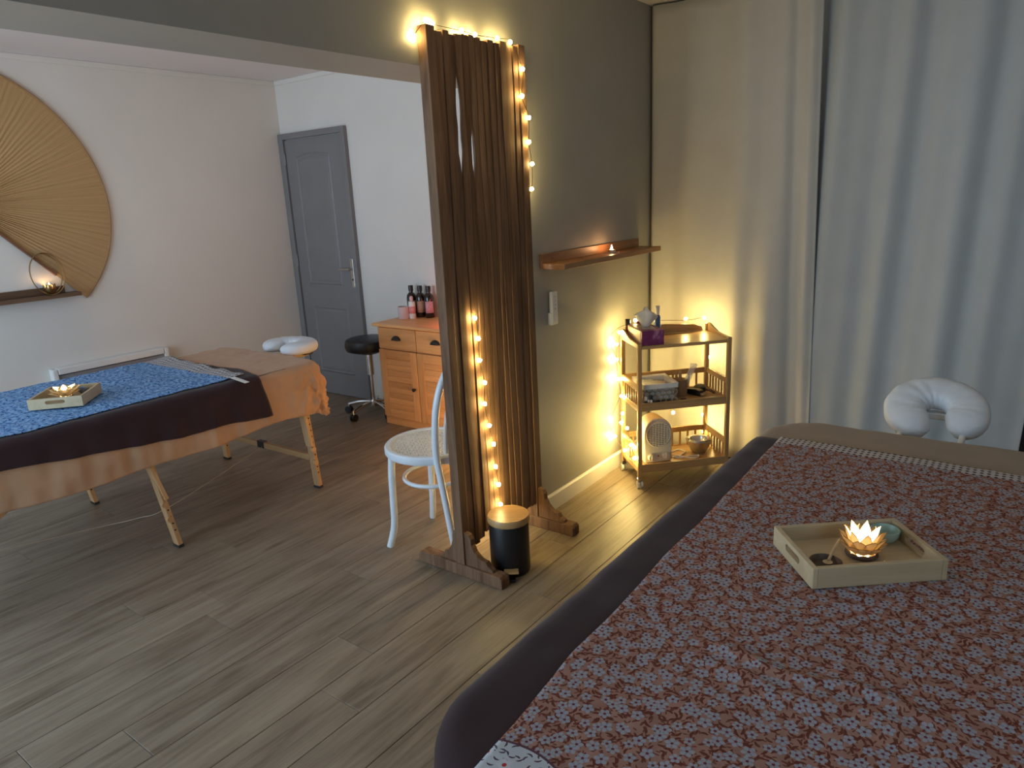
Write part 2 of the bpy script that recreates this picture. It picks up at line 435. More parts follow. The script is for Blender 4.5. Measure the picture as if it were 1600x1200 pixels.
fl = MB().box(XL, XR, YR, YA, -.06, -.0095).build('floor', plain('screed', (.10, .07, .045), .9))
struct(fl, 'oak laminate floor of long planks', 'floor')
def planks():
    W, L = .185, 1.24; k0 = int((YR-2.29)//W)
    offs = {}
    for k in range(k0, int((YA-2.29)//W)+1):
        y0 = max(2.29+k*W, YR); y1 = min(2.29+(k+1)*W, YA)
        if y1-y0 < .01: continue
        off = 1.40 if k == -3 else random.uniform(0, L)
        x = off - L*math.ceil((off-XL)/L)
        xmax = XB if y0 > YC else XR
        while x < xmax:
            a = max(x, XL); b = min(x+L, xmax); x += L
            if b-a < .02: continue
            g = .0007
            m = MB()
            vs = []
            hx = (b-a)/2-g; hy = (y1-y0)/2-g; e = .0012
            vs = [(-hx,-hy,-.008),(hx,-hy,-.008),(hx,hy,-.008),(-hx,hy,-.008),(-hx,-hy,-e),(hx,-hy,-e),(hx,hy,-e),(-hx,hy,-e),
                  (-hx+e,-hy+e,0),(hx-e,-hy+e,0),(hx-e,hy-e,0),(-hx+e,hy-e,0)]
            fs = [(3,2,1,0),(0,1,5,4),(1,2,6,5),(2,3,7,6),(3,0,4,7),(4,5,9,8),(5,6,10,9),(6,7,11,10),(7,4,8,11),(8,9,10,11)]
            o = m.add(vs, fs).build('plank', 'plank', fl); o.location = ((a+b)/2, (y0+y1)/2, 0)
planks()
T = .1
struct(MB().box(XL-T, XB+T, YA, YA+T, -.06, ZC).build('wall_left', 'wall_white'), 'white wall behind the blue covered table', 'wall')
wb = MB().box(XB, XB+T, YD, YA, -.06, ZC)
struct(wb.build('wall_back', 'wall_white'), 'white wall with the grey door', 'wall')
wc = MB()
prof = [(XL, ZB), (XE, ZB), (XE, -.06), (XR, -.06), (XR, ZC), (XL, ZC)]
wc.prism(prof, YC, YD, 'xz')
struct(wc.build('wall_middle', 'olive'), 'olive grey partition wall with a beam over the opening', 'wall')
struct(MB().box(XR, XR+T, YR, YC, -.06, ZC).build('wall_right', plain('dark_wall', (.05, .055, .06), .6)), 'dark wall behind the curtains', 'wall')  # one even near-black colour over the whole wall
rx0, rx1, rz0, rz1 = -.95, .25, 1.0, 2.1
struct(MB().box(XL-T, rx0, YR-T, YR, -.06, ZC).box(rx1, XR+T, YR-T, YR, -.06, ZC).box(rx0, rx1, YR-T, YR, -.06, rz0).box(rx0, rx1, YR-T, YR, rz1, ZC).build('wall_rear', 'wall_white'), 'white wall behind the viewer', 'wall')
rf = MB()
for x in (rx0+.025, (rx0+rx1)/2, rx1-.025): rf.box(x-.025, x+.025, YR-.08, YR-.03, rz0, rz1)
for z in (rz0+.025, rz1-.025): rf.box(rx0, rx1, YR-.079, YR-.031, z-.025, z+.025)
rfo = struct(rf.build('window_2', 'trim'), 'small white framed window behind the viewer', 'window')
for a_, b_ in ((rx0+.05, (rx0+rx1)/2-.025), ((rx0+rx1)/2+.025, rx1-.05)): MB().box(a_, b_, YR-.057, YR-.052, rz0+.05, rz1-.05).build('pane', 'glass', rfo)
# window wall with one wide opening
ww = MB(); wy0, wy1, wz0, wz1 = 1.85, 4.45, .12, 2.18
ww.box(XL-T, XL, YR, wy0, -.06, ZC).box(XL-T, XL, wy1, YA, -.06, ZC).box(XL-T, XL, wy0, wy1, -.06, wz0).box(XL-T, XL, wy0, wy1, wz1, ZC)
struct(ww.build('wall_front', 'wall_white'), 'white wall with the glazed doors', 'wall')
wf = MB()
for y in (wy0+.03, (wy0+wy1)/2, wy1-.03): wf.box(XL-.08, XL-.03, y-.03, y+.03, wz0, wz1)
for z in (wz0+.03, wz1-.03): wf.box(XL-.079, XL-.031, wy0, wy1, z-.03, z+.03)
wfo = struct(wf.build('window_1', 'trim'), 'white framed glazed doors', 'window')
MB().box(XL-.057, XL-.052, wy0+.06, (wy0+wy1)/2-.03, wz0+.06, wz1-.06).build('pane', 'glass', wfo)
MB().box(XL-.057, XL-.052, (wy0+wy1)/2+.03, wy1-.06, wz0+.06, wz1-.06).build('pane', 'glass', wfo)
struct(MB().box(XL-T, XR+T, YR-T, YA+T, ZC, ZC+.08).build('ceiling', 'ceiling'), 'white ceiling', 'ceiling')
# cornice strips
def cornice(name, x0, x1, y0, y1, label):
    struct(MB().box(x0, x1, y0, y1, ZC-.034, ZC).build(name, 'wall_white', bevel=.004), label, 'trim')
cornice('trim_1', XL, XB-.012, YA-.012, YA, 'thin white moulding under the ceiling on the fan wall')
cornice('trim_2', XB-.012, XB, YD, YA, 'thin white moulding under the ceiling on the door wall')
# skirting of the partition
bb = MB(); bb.prism([(YC, 0), (YC-.014, 0), (YC-.014, .078), (YC-.008, .086), (YC, .086)], XE, XR, 'yz')
struct(bb.build('baseboard_middle', 'trim'), 'white skirting board along the olive wall', 'baseboard')

# door
d = bpy.data.objects.new('door_1', None); COL.objects.link(d); d.location = (XB, 4.56, 0); struct(d, 'grey panelled door with a steel lever handle', 'door')
def dbox(name, mat, x0, x1, y0, y1, z0, z1, par=d, bevel=.003): return box(name, mat, x0, x1, y0-4.56, y1-4.56, z0, z1, par, bevel)
dbox('jamb', 'door', -.035, 0, 4.895, 4.951, 0, 2.06)
dbox('jamb', 'door', -.035, 0, 4.178, 4.222, 0, 2.06)
dbox('frame_head', 'door', -.035, 0, 4.222, 4.895, 2.018, 2.06)
leaf = dbox('door_leaf', 'door', -.02, -.001, 4.226, 4.891, .008, 2.012)
def moulding(y0, y1, z0, z1, arch=0):
    m = MB(); n = 10; ring = lambda k: [(y0+k, z0+k), (y1-k, z0+k)] + [(y1-k-(y1-y0-2*k)*i/n, z1-k+arch*math.sin(PI*i/n)) for i in range(n+1)]
    R = [ring(k) for k in (0, .012, .024, .04)]; X = (-.0205, -.027, -.0215, -.025); c = len(R[0])
    vs = [(X[j], a-4.56, b) for j, r in enumerate(R) for a, b in r]
    fs = [(j*c+i, j*c+(i+1) % c, (j+1)*c+(i+1) % c, (j+1)*c+i) for j in range(3) for i in range(c)] + [tuple(range(3*c, 4*c))]
    m.add(vs, fs).build('door_panel', 'door', leaf)
moulding(4.375, 4.775, .905, 1.885, .02); moulding(4.345, 4.765, .185, .735)
hp = dbox('handle_plate', 'steel', -.029, -.0205, 4.228, 4.262, .895, 1.112, leaf)
hp.rotation_euler = (0, 0, 0)
lv = MB().tube(smoothpath([(-.028, -.315, 1.035), (-.062, -.315, 1.035), (-.068, -.302, 1.035), (-.066, -.20, 1.033)], 5), .008, 8).build('lever', 'steel', leaf, smooth=True)
MB().cyl((-.0285, -.315, .955), (-.032, -.315, .955), .007).build('keyhole', 'black_plastic', leaf)
for z in (.25, 1.05, 1.83): MB().cyl((-.028, 4.893-4.56, z), (-.028, 4.893-4.56, z+.085), .007, n=10).build('hinge', 'door', leaf)

# ------------------------------------------------------------------ curtains
def curtain(name, label, mat, ya, yb, xfun, z0, z1, ny, nz):
    m = MB(); vs = []; uv = []
    for j in range(nz+1):
        z = z0+(z1-z0)*j/nz
        for i in range(ny+1):
            t = i/ny; y = ya(z)+(yb(z)-ya(z))*t
            vs.append((xfun(t, y, z), y, z))
    fs = [(j*(ny+1)+i, j*(ny+1)+i+1, (j+1)*(ny+1)+i+1, (j+1)*(ny+1)+i) for j in range(nz) for i in range(ny)]
    o = m.add(vs, fs).build(name, mat, None, smooth='all', solid=.003)
    return tag(o, label, 'curtain', 'linen curtains on the right wall')
def xleft(t, y, z):
    # t=1 at the partition, t=0 at the free edge
    low = max(0, (1.6-z)/1.6)
    x = 3.785 + .010*math.sin(t*23+.5*z) + .014*math.sin(t*11+1.0) + .006*noise.noise((y*9, z*.6, 1))
    x += low*(.022*math.sin(t*17+.6) + .010*math.sin(t*37+z))
    x -= .032*math.exp(-((t-.045)/.035)**2) - .02*math.exp(-((t-.135)/.03)**2)
    if t > .975: x += .03*(t-.975)/.025
    return x
curtain('curtain', 'warm white linen curtain between the olive wall and the wooden trolley', 'curtain',
        lambda z: .925+.055*(z/2.45), lambda z: 1.842, xleft, .012, 2.44, 150, 36)
def xright(t, y, z):
    q = y+.03*(z-1.2)
    x = 3.832 + .015*math.sin(q*26+.4) + .008*math.sin(q*43+1.7+.4*z) + .012*math.sin(q*13) + .008*noise.noise((y*7, z*.5, 5))
    return x
curtain('curtain', 'linen curtain with soft folds, tinted for cool light, behind the white headrest', 'curtain_b',
        lambda z: .028-.04*z, lambda z: .985+.04*(z/2.45), xright, .012, 2.44, 130, 30)
rod = MB().cyl((3.815, -1.58, 2.435), (3.815, 1.845, 2.435), .008, n=12)
tag(rod.build('curtain_rod', 'trim', smooth=True), 'thin white curtain rod under the ceiling', 'rod')

# ------------------------------------------------------------------ massage tables and their cloths
def drape(name, rect, rc, top, re, bounds, off, nu, nv, amp, seed, mat, label, cat, maxdrop=None, hem=None, wrinkle=.002, group=None, thick=.003, extra=None):
    x0, x1, y0, y1 = rect; u0, u1, v0, v1 = bounds; m = MB(); vs = []; uv = []
    for j in range(nv+1):
        for i in range(nu+1):
            u = u0+(u1-u0)*i/nu; v = v0+(v1-v0)*j/nv
            if hem: u, v = hem(u, v, i/nu, j/nv)
            k = re+rc
            cx = min(max(u, x0+k), x1-k); cy = min(max(v, y0+k), y1-k)
            dx, dy = u-cx, v-cy; ds = math.hypot(dx, dy)
            wz = wrinkle*noise.noise((u*5, v*5, seed)) + wrinkle*.6*noise.noise((u*14, v*14, seed+3))
            if ds <= rc+1e-9: p = (u, v, top+off+wz)
            else:
                nx, ny = dx/ds, dy/ds; dd = ds-rc; bx, by = cx+nx*rc, cy+ny*rc
                if dd < re*PI/2:
                    a = dd/re; p = (bx+nx*(re+off)*math.sin(a), by+ny*(re+off)*math.sin(a), top-re+(re+off)*math.cos(a)+wz)
                else:
                    drop = dd-re*PI/2
                    if maxdrop and drop > maxdrop*.75:
                        drop = maxdrop*(.75+.25*(1-math.exp(-(drop-.75*maxdrop)/(.25*maxdrop))))
                    g = min(1, drop/.16); a = amp*g*(.9+noise.noise((bx*7+nx*.9, by*7+ny*.9, seed)) + .5*noise.noise((bx*19+nx*2, by*19+ny*2, seed+drop*3)))
                    a += .006*g*noise.noise((bx*16, by*16, drop*9+seed))
                    p = (bx+nx*(re+off+max(a, 0)), by+ny*(re+off+max(a, 0)), top-re-drop)
            if extra: p = extra(u, v, p)
            vs.append(p); uv.append((u, v))
    W = nu+1
    fs = [(j*W+i, j*W+i+1, (j+1)*W+i+1, (j+1)*W+i) for j in range(nv) for i in range(nu)]
    m.add(vs, fs); m.uv = uv
    o = m.build(name, mat, None, smooth='all', solid=thick)
    return tag(o, label, cat, group)

def table_leg(par, top, foot, mat='beech', detail=True):
    m = MB(); m.bar((top[0]-.012, top[1], top[2]), (foot[0]-.012, foot[1], foot[2]+.25), .018, .05, (0, 1, 0))
    g = m.build('leg', mat, par, bevel=.002)
    a = Vector(top); b = Vector(foot)
    lo = MB().bar(a.lerp(b, .25)+Vector((.012, 0, 0)), b+Vector((.012, 0, .012)), .022, .046, (0, 1, 0)).build('leg_extension', mat, g, bevel=.002)
    MB().bar(b+Vector((.012, 0, .012)), b+Vector((.012, 0, 0)), .026, .05, (0, 1, 0)).build('rubber_foot', 'rubber', g)
    if detail:
        for k in range(10):
            c = a.lerp(b, .30+.06*k)+Vector((.012, 0, 0)); s = -1 if foot[1] < 3.6 else -1
            MB().cyl(c+Vector((0, s*.0245, 0)), c+Vector((0, s*.0222, 0)), .0042, n=8).build('adjusting_hole', 'black_plastic', g)
        for k in (.60, .73):
            c = a.lerp(b, k); MB().cyl(c+Vector((.0, -.024, 0)), c+Vector((.0, -.040, 0)), .014, n=12).build('knob', mat, g, smooth=True)
    return g

# left table
LR = (.35, 2.42, 3.115, 4.05)
lt = thing('massage_table', 'folding wooden massage table under camel sheet, beside the fan wall', 'massage table', (1.36, 3.58, 0))
def loc(o_, p): return (p[0]-o_[0], p[1]-o_[1], p[2])
oL = (1.36, 3.58)
def slab(R4, o_, rc, mat, par):
    x0, x1, y0, y1 = R4[0]-o_[0]+.02, R4[1]-o_[0]-.02, R4[2]-o_[1]+.02, R4[3]-o_[1]-.02; P = []
    for cx, cy, a in ((x1-rc, y1-rc, 0), (x0+rc, y1-rc, 90), (x0+rc, y0+rc, 180), (x1-rc, y0+rc, 270)):
        for i in range(7): q = math.radians(a+15*i); P.append((cx+rc*math.cos(q), cy+rc*math.sin(q)))
    MB().prism(P, .62, .688, 'xy').build('padded_top', mat, par, bevel=.015)
slab(LR, oL, .10, plain('cream_vinyl', (.5, .42, .3), .5), lt)
box('frame', 'beech_y', LR[0]-oL[0]+.05, LR[1]-oL[0]-.06, LR[2]-oL[1]+.03, LR[3]-oL[1]-.03, .53, .62, lt)
for a, b in (((2.245, 3.155, .58), (2.262, 3.125, 0)), ((2.245, 4.01, .58), (2.262, 4.02, 0)), ((1.375, 3.155, .58), (1.452, 3.135, 0)), ((1.375, 4.01, .58), (1.472, 4.04, 0)),
             ((.50, 3.155, .58), (.47, 3.135, 0)), ((.50, 4.01, .58), (.47, 4.04, 0))):
    table_leg(lt, loc(oL, a), loc(oL, b))
for x in (2.265, .47):
    c = MB().bar(loc(oL, (x, 3.15, .178)), loc(oL, (x, 4.0, .168)), .022, .034).build('cross_bar', 'beech_y', lt, bevel=.002)
    MB().bar(loc(oL, (x, 3.57, .175)), loc(oL, (x, 3.63, .175)), .028, .04).build('hinge_plate', 'black_metal', c)
MB().bar(loc(oL, (.47, 3.22, .19)), loc(oL, (1.05, 3.22, .52)), .03, .022, (0, 1, 0)).build('strut', 'beech_y', lt, bevel=.002)
MB().tube(smoothpath([loc(oL, p) for p in ((2.25, 3.58, .165), (1.59, 3.40, .095), (1.45, 3.50, .055), (1.25, 3.60, .05), (.48, 3.58, .165))], 8), .0018, 6).build('cable', plain('cable_cream', (.6, .5, .38), .6), lt)

def hemL(u, v, a, b):
    return u + .012*noise.noise((v*6, 2, 3)), v + .03*noise.noise((u*2.2, 5, 1))*(1 if b < .2 or b > .8 else 0)
def crumple(u, v, p):
    # the free end is loose and creased
    k = min(1, max(0, (u-2.08)/.22)); k *= .35+.65*min(1, max(0, (.70-p[2])/.06))
    f = lambda x, y, z: (abs(noise.noise((x, y, z)))-.22)
    q = .018*f(u*7, v*7, 1.3)+.017*f(u*15+3, v*15, 2.7)+.012*f(u*29, v*29, 4.1)
    d_ = Vector((max(0, u-2.33), min(0, v-3.20) if v < 3.6 else max(0, v-3.96), .12)); d_.normalize()
    return (p[0]+d_.x*q*k*2.1, p[1]+d_.y*q*k*2.1, p[2]+d_.z*q*k*.8)
drape('fitted_sheet', LR, .07, .70, .045, (.15, 2.42+.25, 3.115-.255, 4.05+.24), 0, 190, 130, .018, 4.2, 'camel',
      'wrinkled camel cotton sheet hanging over the massage table beside the fan wall', 'sheet', maxdrop=.275, hem=hemL, wrinkle=.006, extra=crumple)
def hemB(u, v, a, b):
    # front hem climbs to the left, right hem is crooked
    if b < .35:
        f = (1-b/.35); v += f*(.085*max(0, (1.55-u)/.75)+.012*noise.noise((u*4, 1, 8)) - .03*max(0, (u-1.72)/.3))
    return u + .03*(a)*noise.noise((v*4, 3, 3)), v
drape('blanket', LR, .10, .70, .035, (.20, 2.02, 3.115-.165, 4.05+.05), .007, 120, 100, .018, 4.2, 'brown',
      'dark brown blanket between the camel sheet and the blue cloth', 'blanket', hem=hemB, wrinkle=.006)
M['blueprint'] = blueprint(1.86)
def hemU(u, v, a, b):
    v2 = v + .012*noise.noise((u*3, 7, 1)); u2 = u
    return u2 + .06*a*a*(b-.35), v2 + (.012*math.sin(u*5) if b < .1 else 0)
def liftU(u, v, p):
    k = max(0, (u-1.80)/.2)
    return (p[0], p[1], p[2]+.010*k*(1+math.sin(v*34))*.5+.004*k)
bc = drape('patterned_cloth', LR, .10, .70, .035, (.25, 1.965, 3.165, 4.02), .014, 130, 80, 0, 4.2, 'blueprint',
      'blue block printed cotton cloth with a pale lattice border', 'cloth', hem=hemU, wrinkle=.006, extra=liftU)
MB().add([(1.86, 3.150, .722), (1.885, 3.150, .722), (1.918, 3.082, .696), (1.892, 3.078, .696), (1.86, 3.150, .724), (1.885, 3.150, .724), (1.918, 3.080, .6975), (1.892, 3.076, .6975)],
         [(3,2,1,0),(4,5,6,7),(0,1,5,4),(1,2,6,5),(2,3,7,6),(3,0,4,7)]).build('care_tag', 'white_plastic', bc)

# right table
RR = (.60, 2.55, -.21, .735)
rt = thing('massage_table', 'massage table under taupe sheet, in front of the linen curtains', 'massage table', (1.55, .26, 0))
oR = (1.55, .26)
slab(RR, oR, .17, plain('cream_vinyl_b', (.5, .42, .3), .5), rt)
box('frame', 'beech_y', RR[0]-oR[0]+.08, RR[1]-oR[0]-.08, RR[2]-oR[1]+.06, RR[3]-oR[1]-.06, .53, .62, rt)
for x, y in ((2.40, .63), (2.40, -.11), (.76, .63), (.76, -.11)):
    table_leg(rt, loc(oR, (x, y, .58)), loc(oR, (x, y, 0)), detail=False)
drape('fitted_sheet', RR, .15, .70, .035, (.44, 2.55+.16, -.21-.16, .735+.16), 0, 120, 80, .02, 9.1, 'taupe',
      'taupe cotton sheet showing at the head end of the near massage table', 'sheet', maxdrop=.2, wrinkle=.004)
drape('blanket', RR, .15, .70, .035, (.44, 2.27, -.21-.12, .735+.13), .007, 110, 80, .02, 9.1, 'brown',
      'dark brown blanket edging the terracotta floral cloth', 'blanket', maxdrop=.2, wrinkle=.004)
M['floral'] = floral(2.215, .70)
def hemR(u, v, a, b): return u + .015*(b-.5)*a, v + max(0, (b-.6)/.4)*(.008*noise.noise((u*4, 3, 1)) - .05*max(0, .95-u)**1.0*1.1 + .022*(u-1.4))
def creaseR(u, v, p):
    # one long soft crease runs across the near half
    (ax, ay), (bx, by) = CREASE; L_ = math.hypot(bx-ax, by-ay); tx, ty = (bx-ax)/L_, (by-ay)/L_
    t = ((u-ax)*tx+(v-ay)*ty)/L_; q = (u-ax)*ty-(v-ay)*tx + .012*math.sin(t*9)
    k = max(0, min(1, t*3+.3))*max(0, min(1, (1.35-t)*3))
    return (p[0], p[1], p[2] + k*(.008*math.exp(-(q/.014)**2) + .004*math.exp(-((q-.05)/.022)**2)))
CREASE = ((1.085, .45), (1.105, .12))
drape('patterned_cloth', RR, .15, .70, .035, (.535, 2.27, -.21-.10, .622), .014, 240, 110, .01, 9.1, 'floral',
      'terracotta cotton cloth printed with white flowers on the near massage table', 'cloth', hem=hemR, wrinkle=.004, extra=creaseR)

# headrests: horseshoe cushions
def headrest(label, loc_, tilt, rz, R, tw, th, a0, a1):
    t = thing('headrest', label, 'headrest', loc_)
    mt = Matrix.Rotation(rz, 4, 'Z') @ Matrix.Rotation(tilt, 4, 'Y')
    m = MB(); n = 44; k = 16; vs = []; E_ = 6
    for i in range(n+1):
        s = i/n; a = a0+(a1-a0)*s
        end = min(s, 1-s)*n; sc = 1 if end >= E_ else math.sqrt(max(0, 1-((E_-end)/E_)**2))*.98+.02
        wr = 1+.05*noise.noise((i*.55, 2, 1))
        for j in range(k):
            q = 2*PI*j/k; cs, sn = math.cos(q), math.sin(q)
            px = math.copysign(abs(cs)**.75, cs)*tw*sc*wr; pz = math.copysign(abs(sn)**.75, sn)*th*sc*wr
            pz += .006*noise.noise((i*.8, j*.9, 3))
            vs.append(((R+px)*math.cos(a)*.95, (R+px)*math.sin(a)*1.1, pz))
    fs = [(i*k+j, i*k+(j+1) % k, (i+1)*k+(j+1) % k, (i+1)*k+j) for i in range(n) for j in range(k)]
    fs += [tuple(range(k-1, -1, -1)), tuple(range(n*k, n*k+k))]
    m.add(vs, fs, mt).build('cushion', 'white_cover', t, smooth='all', sub=1)
    return t
hr = headrest('white covered horseshoe headrest in front of the right linen curtain', (2.742, .258, .727), math.radians(-35), math.radians(10), .088, .060, .046, math.radians(-158), math.radians(170))
for y in (-.09, .09): MB().cyl((.02, y, -.03), (-.25, y, -.115), .010, n=10).build('support_rod', 'white_plastic', hr, smooth=True)
MB().box(.02, .06, -.095, .095, -.035, -.012).build('support_plate', 'white_plastic', hr, bevel=.004)
hl = headrest('white covered horseshoe headrest at the end of the camel sheet', (2.545, 3.61, .708), 0, 0, .105, .062, .038, math.radians(-160), math.radians(150))
MB().box(-.17, .10, -.05, .05, -.072, -.042).build('support_plate', 'yellow_wood', hl, bevel=.006)
MB().box(.0, .06, -.14, .14, -.046, -.034).build('support_bar', 'black_metal', hl, bevel=.003)
for y in (-.09, .09): MB().cyl((-.06, y, -.085), (-.30, y, -.085), .011, n=10).build('support_rod', 'yellow_wood', hl)
MB().box(-.10, -.05, -.11, .11, -.10, -.058).build('support_block', 'yellow_wood', hl, bevel=.004)

# ------------------------------------------------------------------ trays, lotus lamps and bowls
def tray(label, loc_, rz, w, d_, h, t=.011):
    o = thing('serving_tray', label, 'tray', loc_, rz)
    box('tray_base', 'tray', -w/2+t, w/2-t, -d_/2+t, d_/2-t, .004, .012, o, .001)
    for s in (-1, 1):
        mt = Matrix.Translation((s*(w/2-t/2), 0, 0)) @ Matrix.Rotation(PI/2, 4, 'Z')
        MB().slot_panel(d_, 0, h, t, d_*.36, h*.34, h*.60, mt).build('handle_side', 'tray', o, bevel=.0012)
        box('side', 'tray', -w/2+t, w/2-t, s*(d_/2-t/2)-t/2, s*(d_/2-t/2)+t/2, 0, h, o, .0012)
    return o
def petal_mesh(L, W_, curl):
    vs = []; n, k = 7, 6; fs = []
    for i in range(n+1):
        s = i/n; w_ = W_*(math.sin(PI*min(1, s*1.02)**.75))**.8 if 0 < s < 1 else (.30*W_ if s == 0 else 0.0)
        w_ = max(w_, .30*W_*(1-s)) if s < .5 else w_
        for j in range(k+1):
            q = -1+2*j/k; y = q*w_/2
            vs.append((s*L, y, curl*s*s*L + .25*W_*q*q*(w_/W_)))
    fs = [(i*(k+1)+j, i*(k+1)+j+1, (i+1)*(k+1)+j+1, (i+1)*(k+1)+j) for i in range(n) for j in range(k)]
    rim = [vs[i*(k+1)] for i in range(n+1)] + [vs[i*(k+1)+k] for i in range(n-1, -1, -1)]
    return vs, fs, rim
def lotus(label, loc_, rings, base_r, power_mat, rim=True):
    o = thing('lotus_lamp', label, 'candle holder', loc_)
    MB().lathe([(0, 0), (base_r*1.15, 0), (base_r*1.2, .004), (base_r*1.05, .008), (0, .008)], n=24).build('base', 'coconut', o, smooth=True)
    for r0, z0, n, L, W_, tilt, curl, ph in rings:
        vs, fs, rm = petal_mesh(L, W_, curl)
        for i in range(n):
            a = 2*PI*(i+ph)/n
            mt = Matrix.Rotation(a, 4, 'Z') @ Matrix.Translation((r0, 0, z0)) @ Matrix.Rotation(-tilt, 4, 'Y')
            p = MB().add(vs, fs, mt).build('petal', 'capiz', o, smooth='all', solid=.0008)
            if rim: MB().tube([mt @ Vector(q) for q in rm], .0008, 4).build('petal_rim', 'gold', p)
    cup = MB().lathe([(0, .009), (.013, .009), (.014, .017), (.0125, .017), (.012, .014), (0, .014)], n=18).build('tealight', 'steel', o, smooth=True)
    MB().lathe([(0, .018), (.005, .023), (.0062, .029), (.0035, .040), (0, .049)], n=10).build('flame', power_mat, cup, smooth=True)
    return o
R_ = math.radians
tray('bamboo serving tray on the terracotta floral cloth', (1.545, .266, .716), math.atan2(-.216, .178), .281, .196, .046)
lotus('glowing shell lotus candle holder in the tray on the floral cloth', (1.556, .256, .730),
      ((.024, .008, 9, .036, .029, R_(40), .10, 0), (.023, .012, 9, .047, .028, R_(54), .05, .5), (.021, .014, 7, .053, .024, R_(70), .02, 0)), .028, 'flame_hot')
bw = MB().lathe([(0, .004), (.013, 0), (.020, .004), (.028, .016), (.030, .030), (.028, .031), (.0255, .018), (.017, .008), (0, .006)], n=26).build('small_bowl', 'ceramic', smooth=True)
bw.location = (1.647, .227, .7285); tag(bw, 'small pale green ceramic bowl behind the glowing lotus', 'bowl')
dish = MB().lathe([(0, .003), (.014, 0), (.024, .005), (.033, .020), (.031, .021), (.023, .009), (0, .006)], n=26).build('small_dish', 'coconut', smooth=True)
dish.location = (1.452, .305, .7285); tag(dish, 'small dark coconut dish at the tray corner', 'bowl')
sp = MB(); sp.tube(smoothpath([(1.536, .298, .763), (1.500, .300, .757), (1.462, .302, .7455)], 5), .003, 8, radii=[.003]*6+[.0032]*5)
o = sp.build('spoon', 'bamboo', smooth=True); tag(o, 'small wooden spoon resting in the coconut dish', 'spoon')
b2 = MB().lathe([(0, -.003), (.006, -.002), (.010, .002), (.0085, .002), (.005, 0), (0, -.0005)], n=14); b2.build('spoon_bowl', 'bamboo', o, smooth=True).location = (1.456, .302, .7435)

tray('bamboo serving tray on the blue printed cloth', (1.25, 3.472, .722), math.atan2(-.144, .162)+PI/2, .24, .217, .046)
lotus('glowing shell lotus candle holder in the tray on the blue cloth', (1.255, 3.49, .736),
      ((.022, .009, 8, .050, .036, R_(22), .05, 0), (.020, .012, 8, .056, .040, R_(36), .05, .5), (.019, .014, 5, .044, .026, R_(58), .02, 0)), .028, 'flame_hot')
sb = MB().lathe([(0, .002), (.012, 0), (.020, .010), (.022, .022), (.020, .022), (.017, .010), (0, .005)], n=20).build('small_bowl', plain('blue_grey_ceramic', (.22, .24, .30), .4), smooth=True)
sb.location = (1.335, 3.50, .7345); tag(sb, 'small blue grey bowl in the tray on the blue cloth', 'bowl')

# ------------------------------------------------------------------ fan, picture ledges, radiator
def fan():
    cx, cz, r0, r1 = 1.455, 1.615, .05, .80
    t = thing('palm_fan', 'large pleated straw fan hanging on the white wall', 'wall fan', (cx, YA, cz))
    a0, a1, n = R_(-47), R_(200), 95
    rad = [.0, .25, .5, .75, 1.0]; vs = []
    def rr(a):   # slightly drawn-in tip at the lower end
        k = max(0, 1-(a-a0)/R_(50)); return r1*(1+.0*k) - .02*math.sin(a*2)
    for i in range(2*n+1):
        a = a0+(a1-a0)*i/(2*n)
        for s in rad:
            r = r0+(rr(a)-r0)*s; dp = (.014*(1-s)**1.2*(.35+.9*abs(noise.noise((i*.37, 1, 2))))+.0008) if i % 2 else 0
            vs.append((r*math.cos(a), -.012-dp-.006*math.sin(s*PI), r*math.sin(a)))
    c = len(rad); fs = [(i*c+j, (i+1)*c+j, (i+1)*c+j+1, i*c+j+1) for i in range(2*n) for j in range(c-1)]
    leaf_ = NT('straw'); v = leaf_.coord('Object'); sp_ = leaf_.node('ShaderNodeSeparateXYZ'); leaf_.link(v, sp_.inputs[0])
    cb_ = leaf_.node('ShaderNodeCombineXYZ'); leaf_.link(leaf_.math('ARCTAN2', sp_.outputs[2], sp_.outputs[0]), cb_.inputs[0])
    nz = leaf_.noise(cb_.outputs[0], 55, 5, .7)
    leaf_.col(leaf_.ramp(nz, [(.3, (.40, .235, .10)), (.7, (.60, .365, .165))])); leaf_.set(Roughness=.75)
    MB().add(vs, fs).build('pleated_leaf', leaf_.m, t, solid=.003)
    rim = [(rr(a)*math.cos(a), -.015, rr(a)*math.sin(a)) for a in [a0+(a1-a0)*i/90 for i in range(91)]]
    MB().tube(rim, .006, 6).build('bound_edge', plain('straw_edge', (.36, .20, .08), .8), t, smooth=True)
    MB().bar((r0*math.cos(a0), -.026, r0*math.sin(a0)), (.60*math.cos(a0), -.026, .60*math.sin(a0)), .012, .022, (0, 1, 0)).build('edge_rib', plain('straw_rib', (.20, .09, .045), .6), t, bevel=.002)
    MB().cyl((0, -.034, 0), (0, -.002, 0), .06, n=24).build('hub', 'shelf_walnut', t, smooth=True)
fan()
def ledge(name, label, x0, x1, y, z, depth, mat, back_x1):
    t = thing(name, label, 'shelf', ((x0+x1)/2, y, z)); c = (x0+x1)/2
    box('shelf_board', mat, x0-c, x1-c, -depth, 0, 0, .024, t, .0015)
    b = box('back_board', mat, x0-c, back_x1-c, -.016, 0, .024, .067, t, .0015)
    for q in (.09, .91): MB().cyl((x0-c+(back_x1-x0)*q, -.0162, .046), (x0-c+(back_x1-x0)*q, -.0172, .046), .007, n=12).build('screw_cover', mat, b)
    return t
ledge('wall_shelf', 'oak picture ledge on the olive wall with a lit tealight', 2.668, 3.64, YC, 1.190, .135, 'shelf_wood', 3.615)
ledge('wall_shelf', 'dark wooden ledge under the straw fan on the white wall', 1.05, 1.965, YA, 1.040, .085, 'shelf_walnut', 1.90)
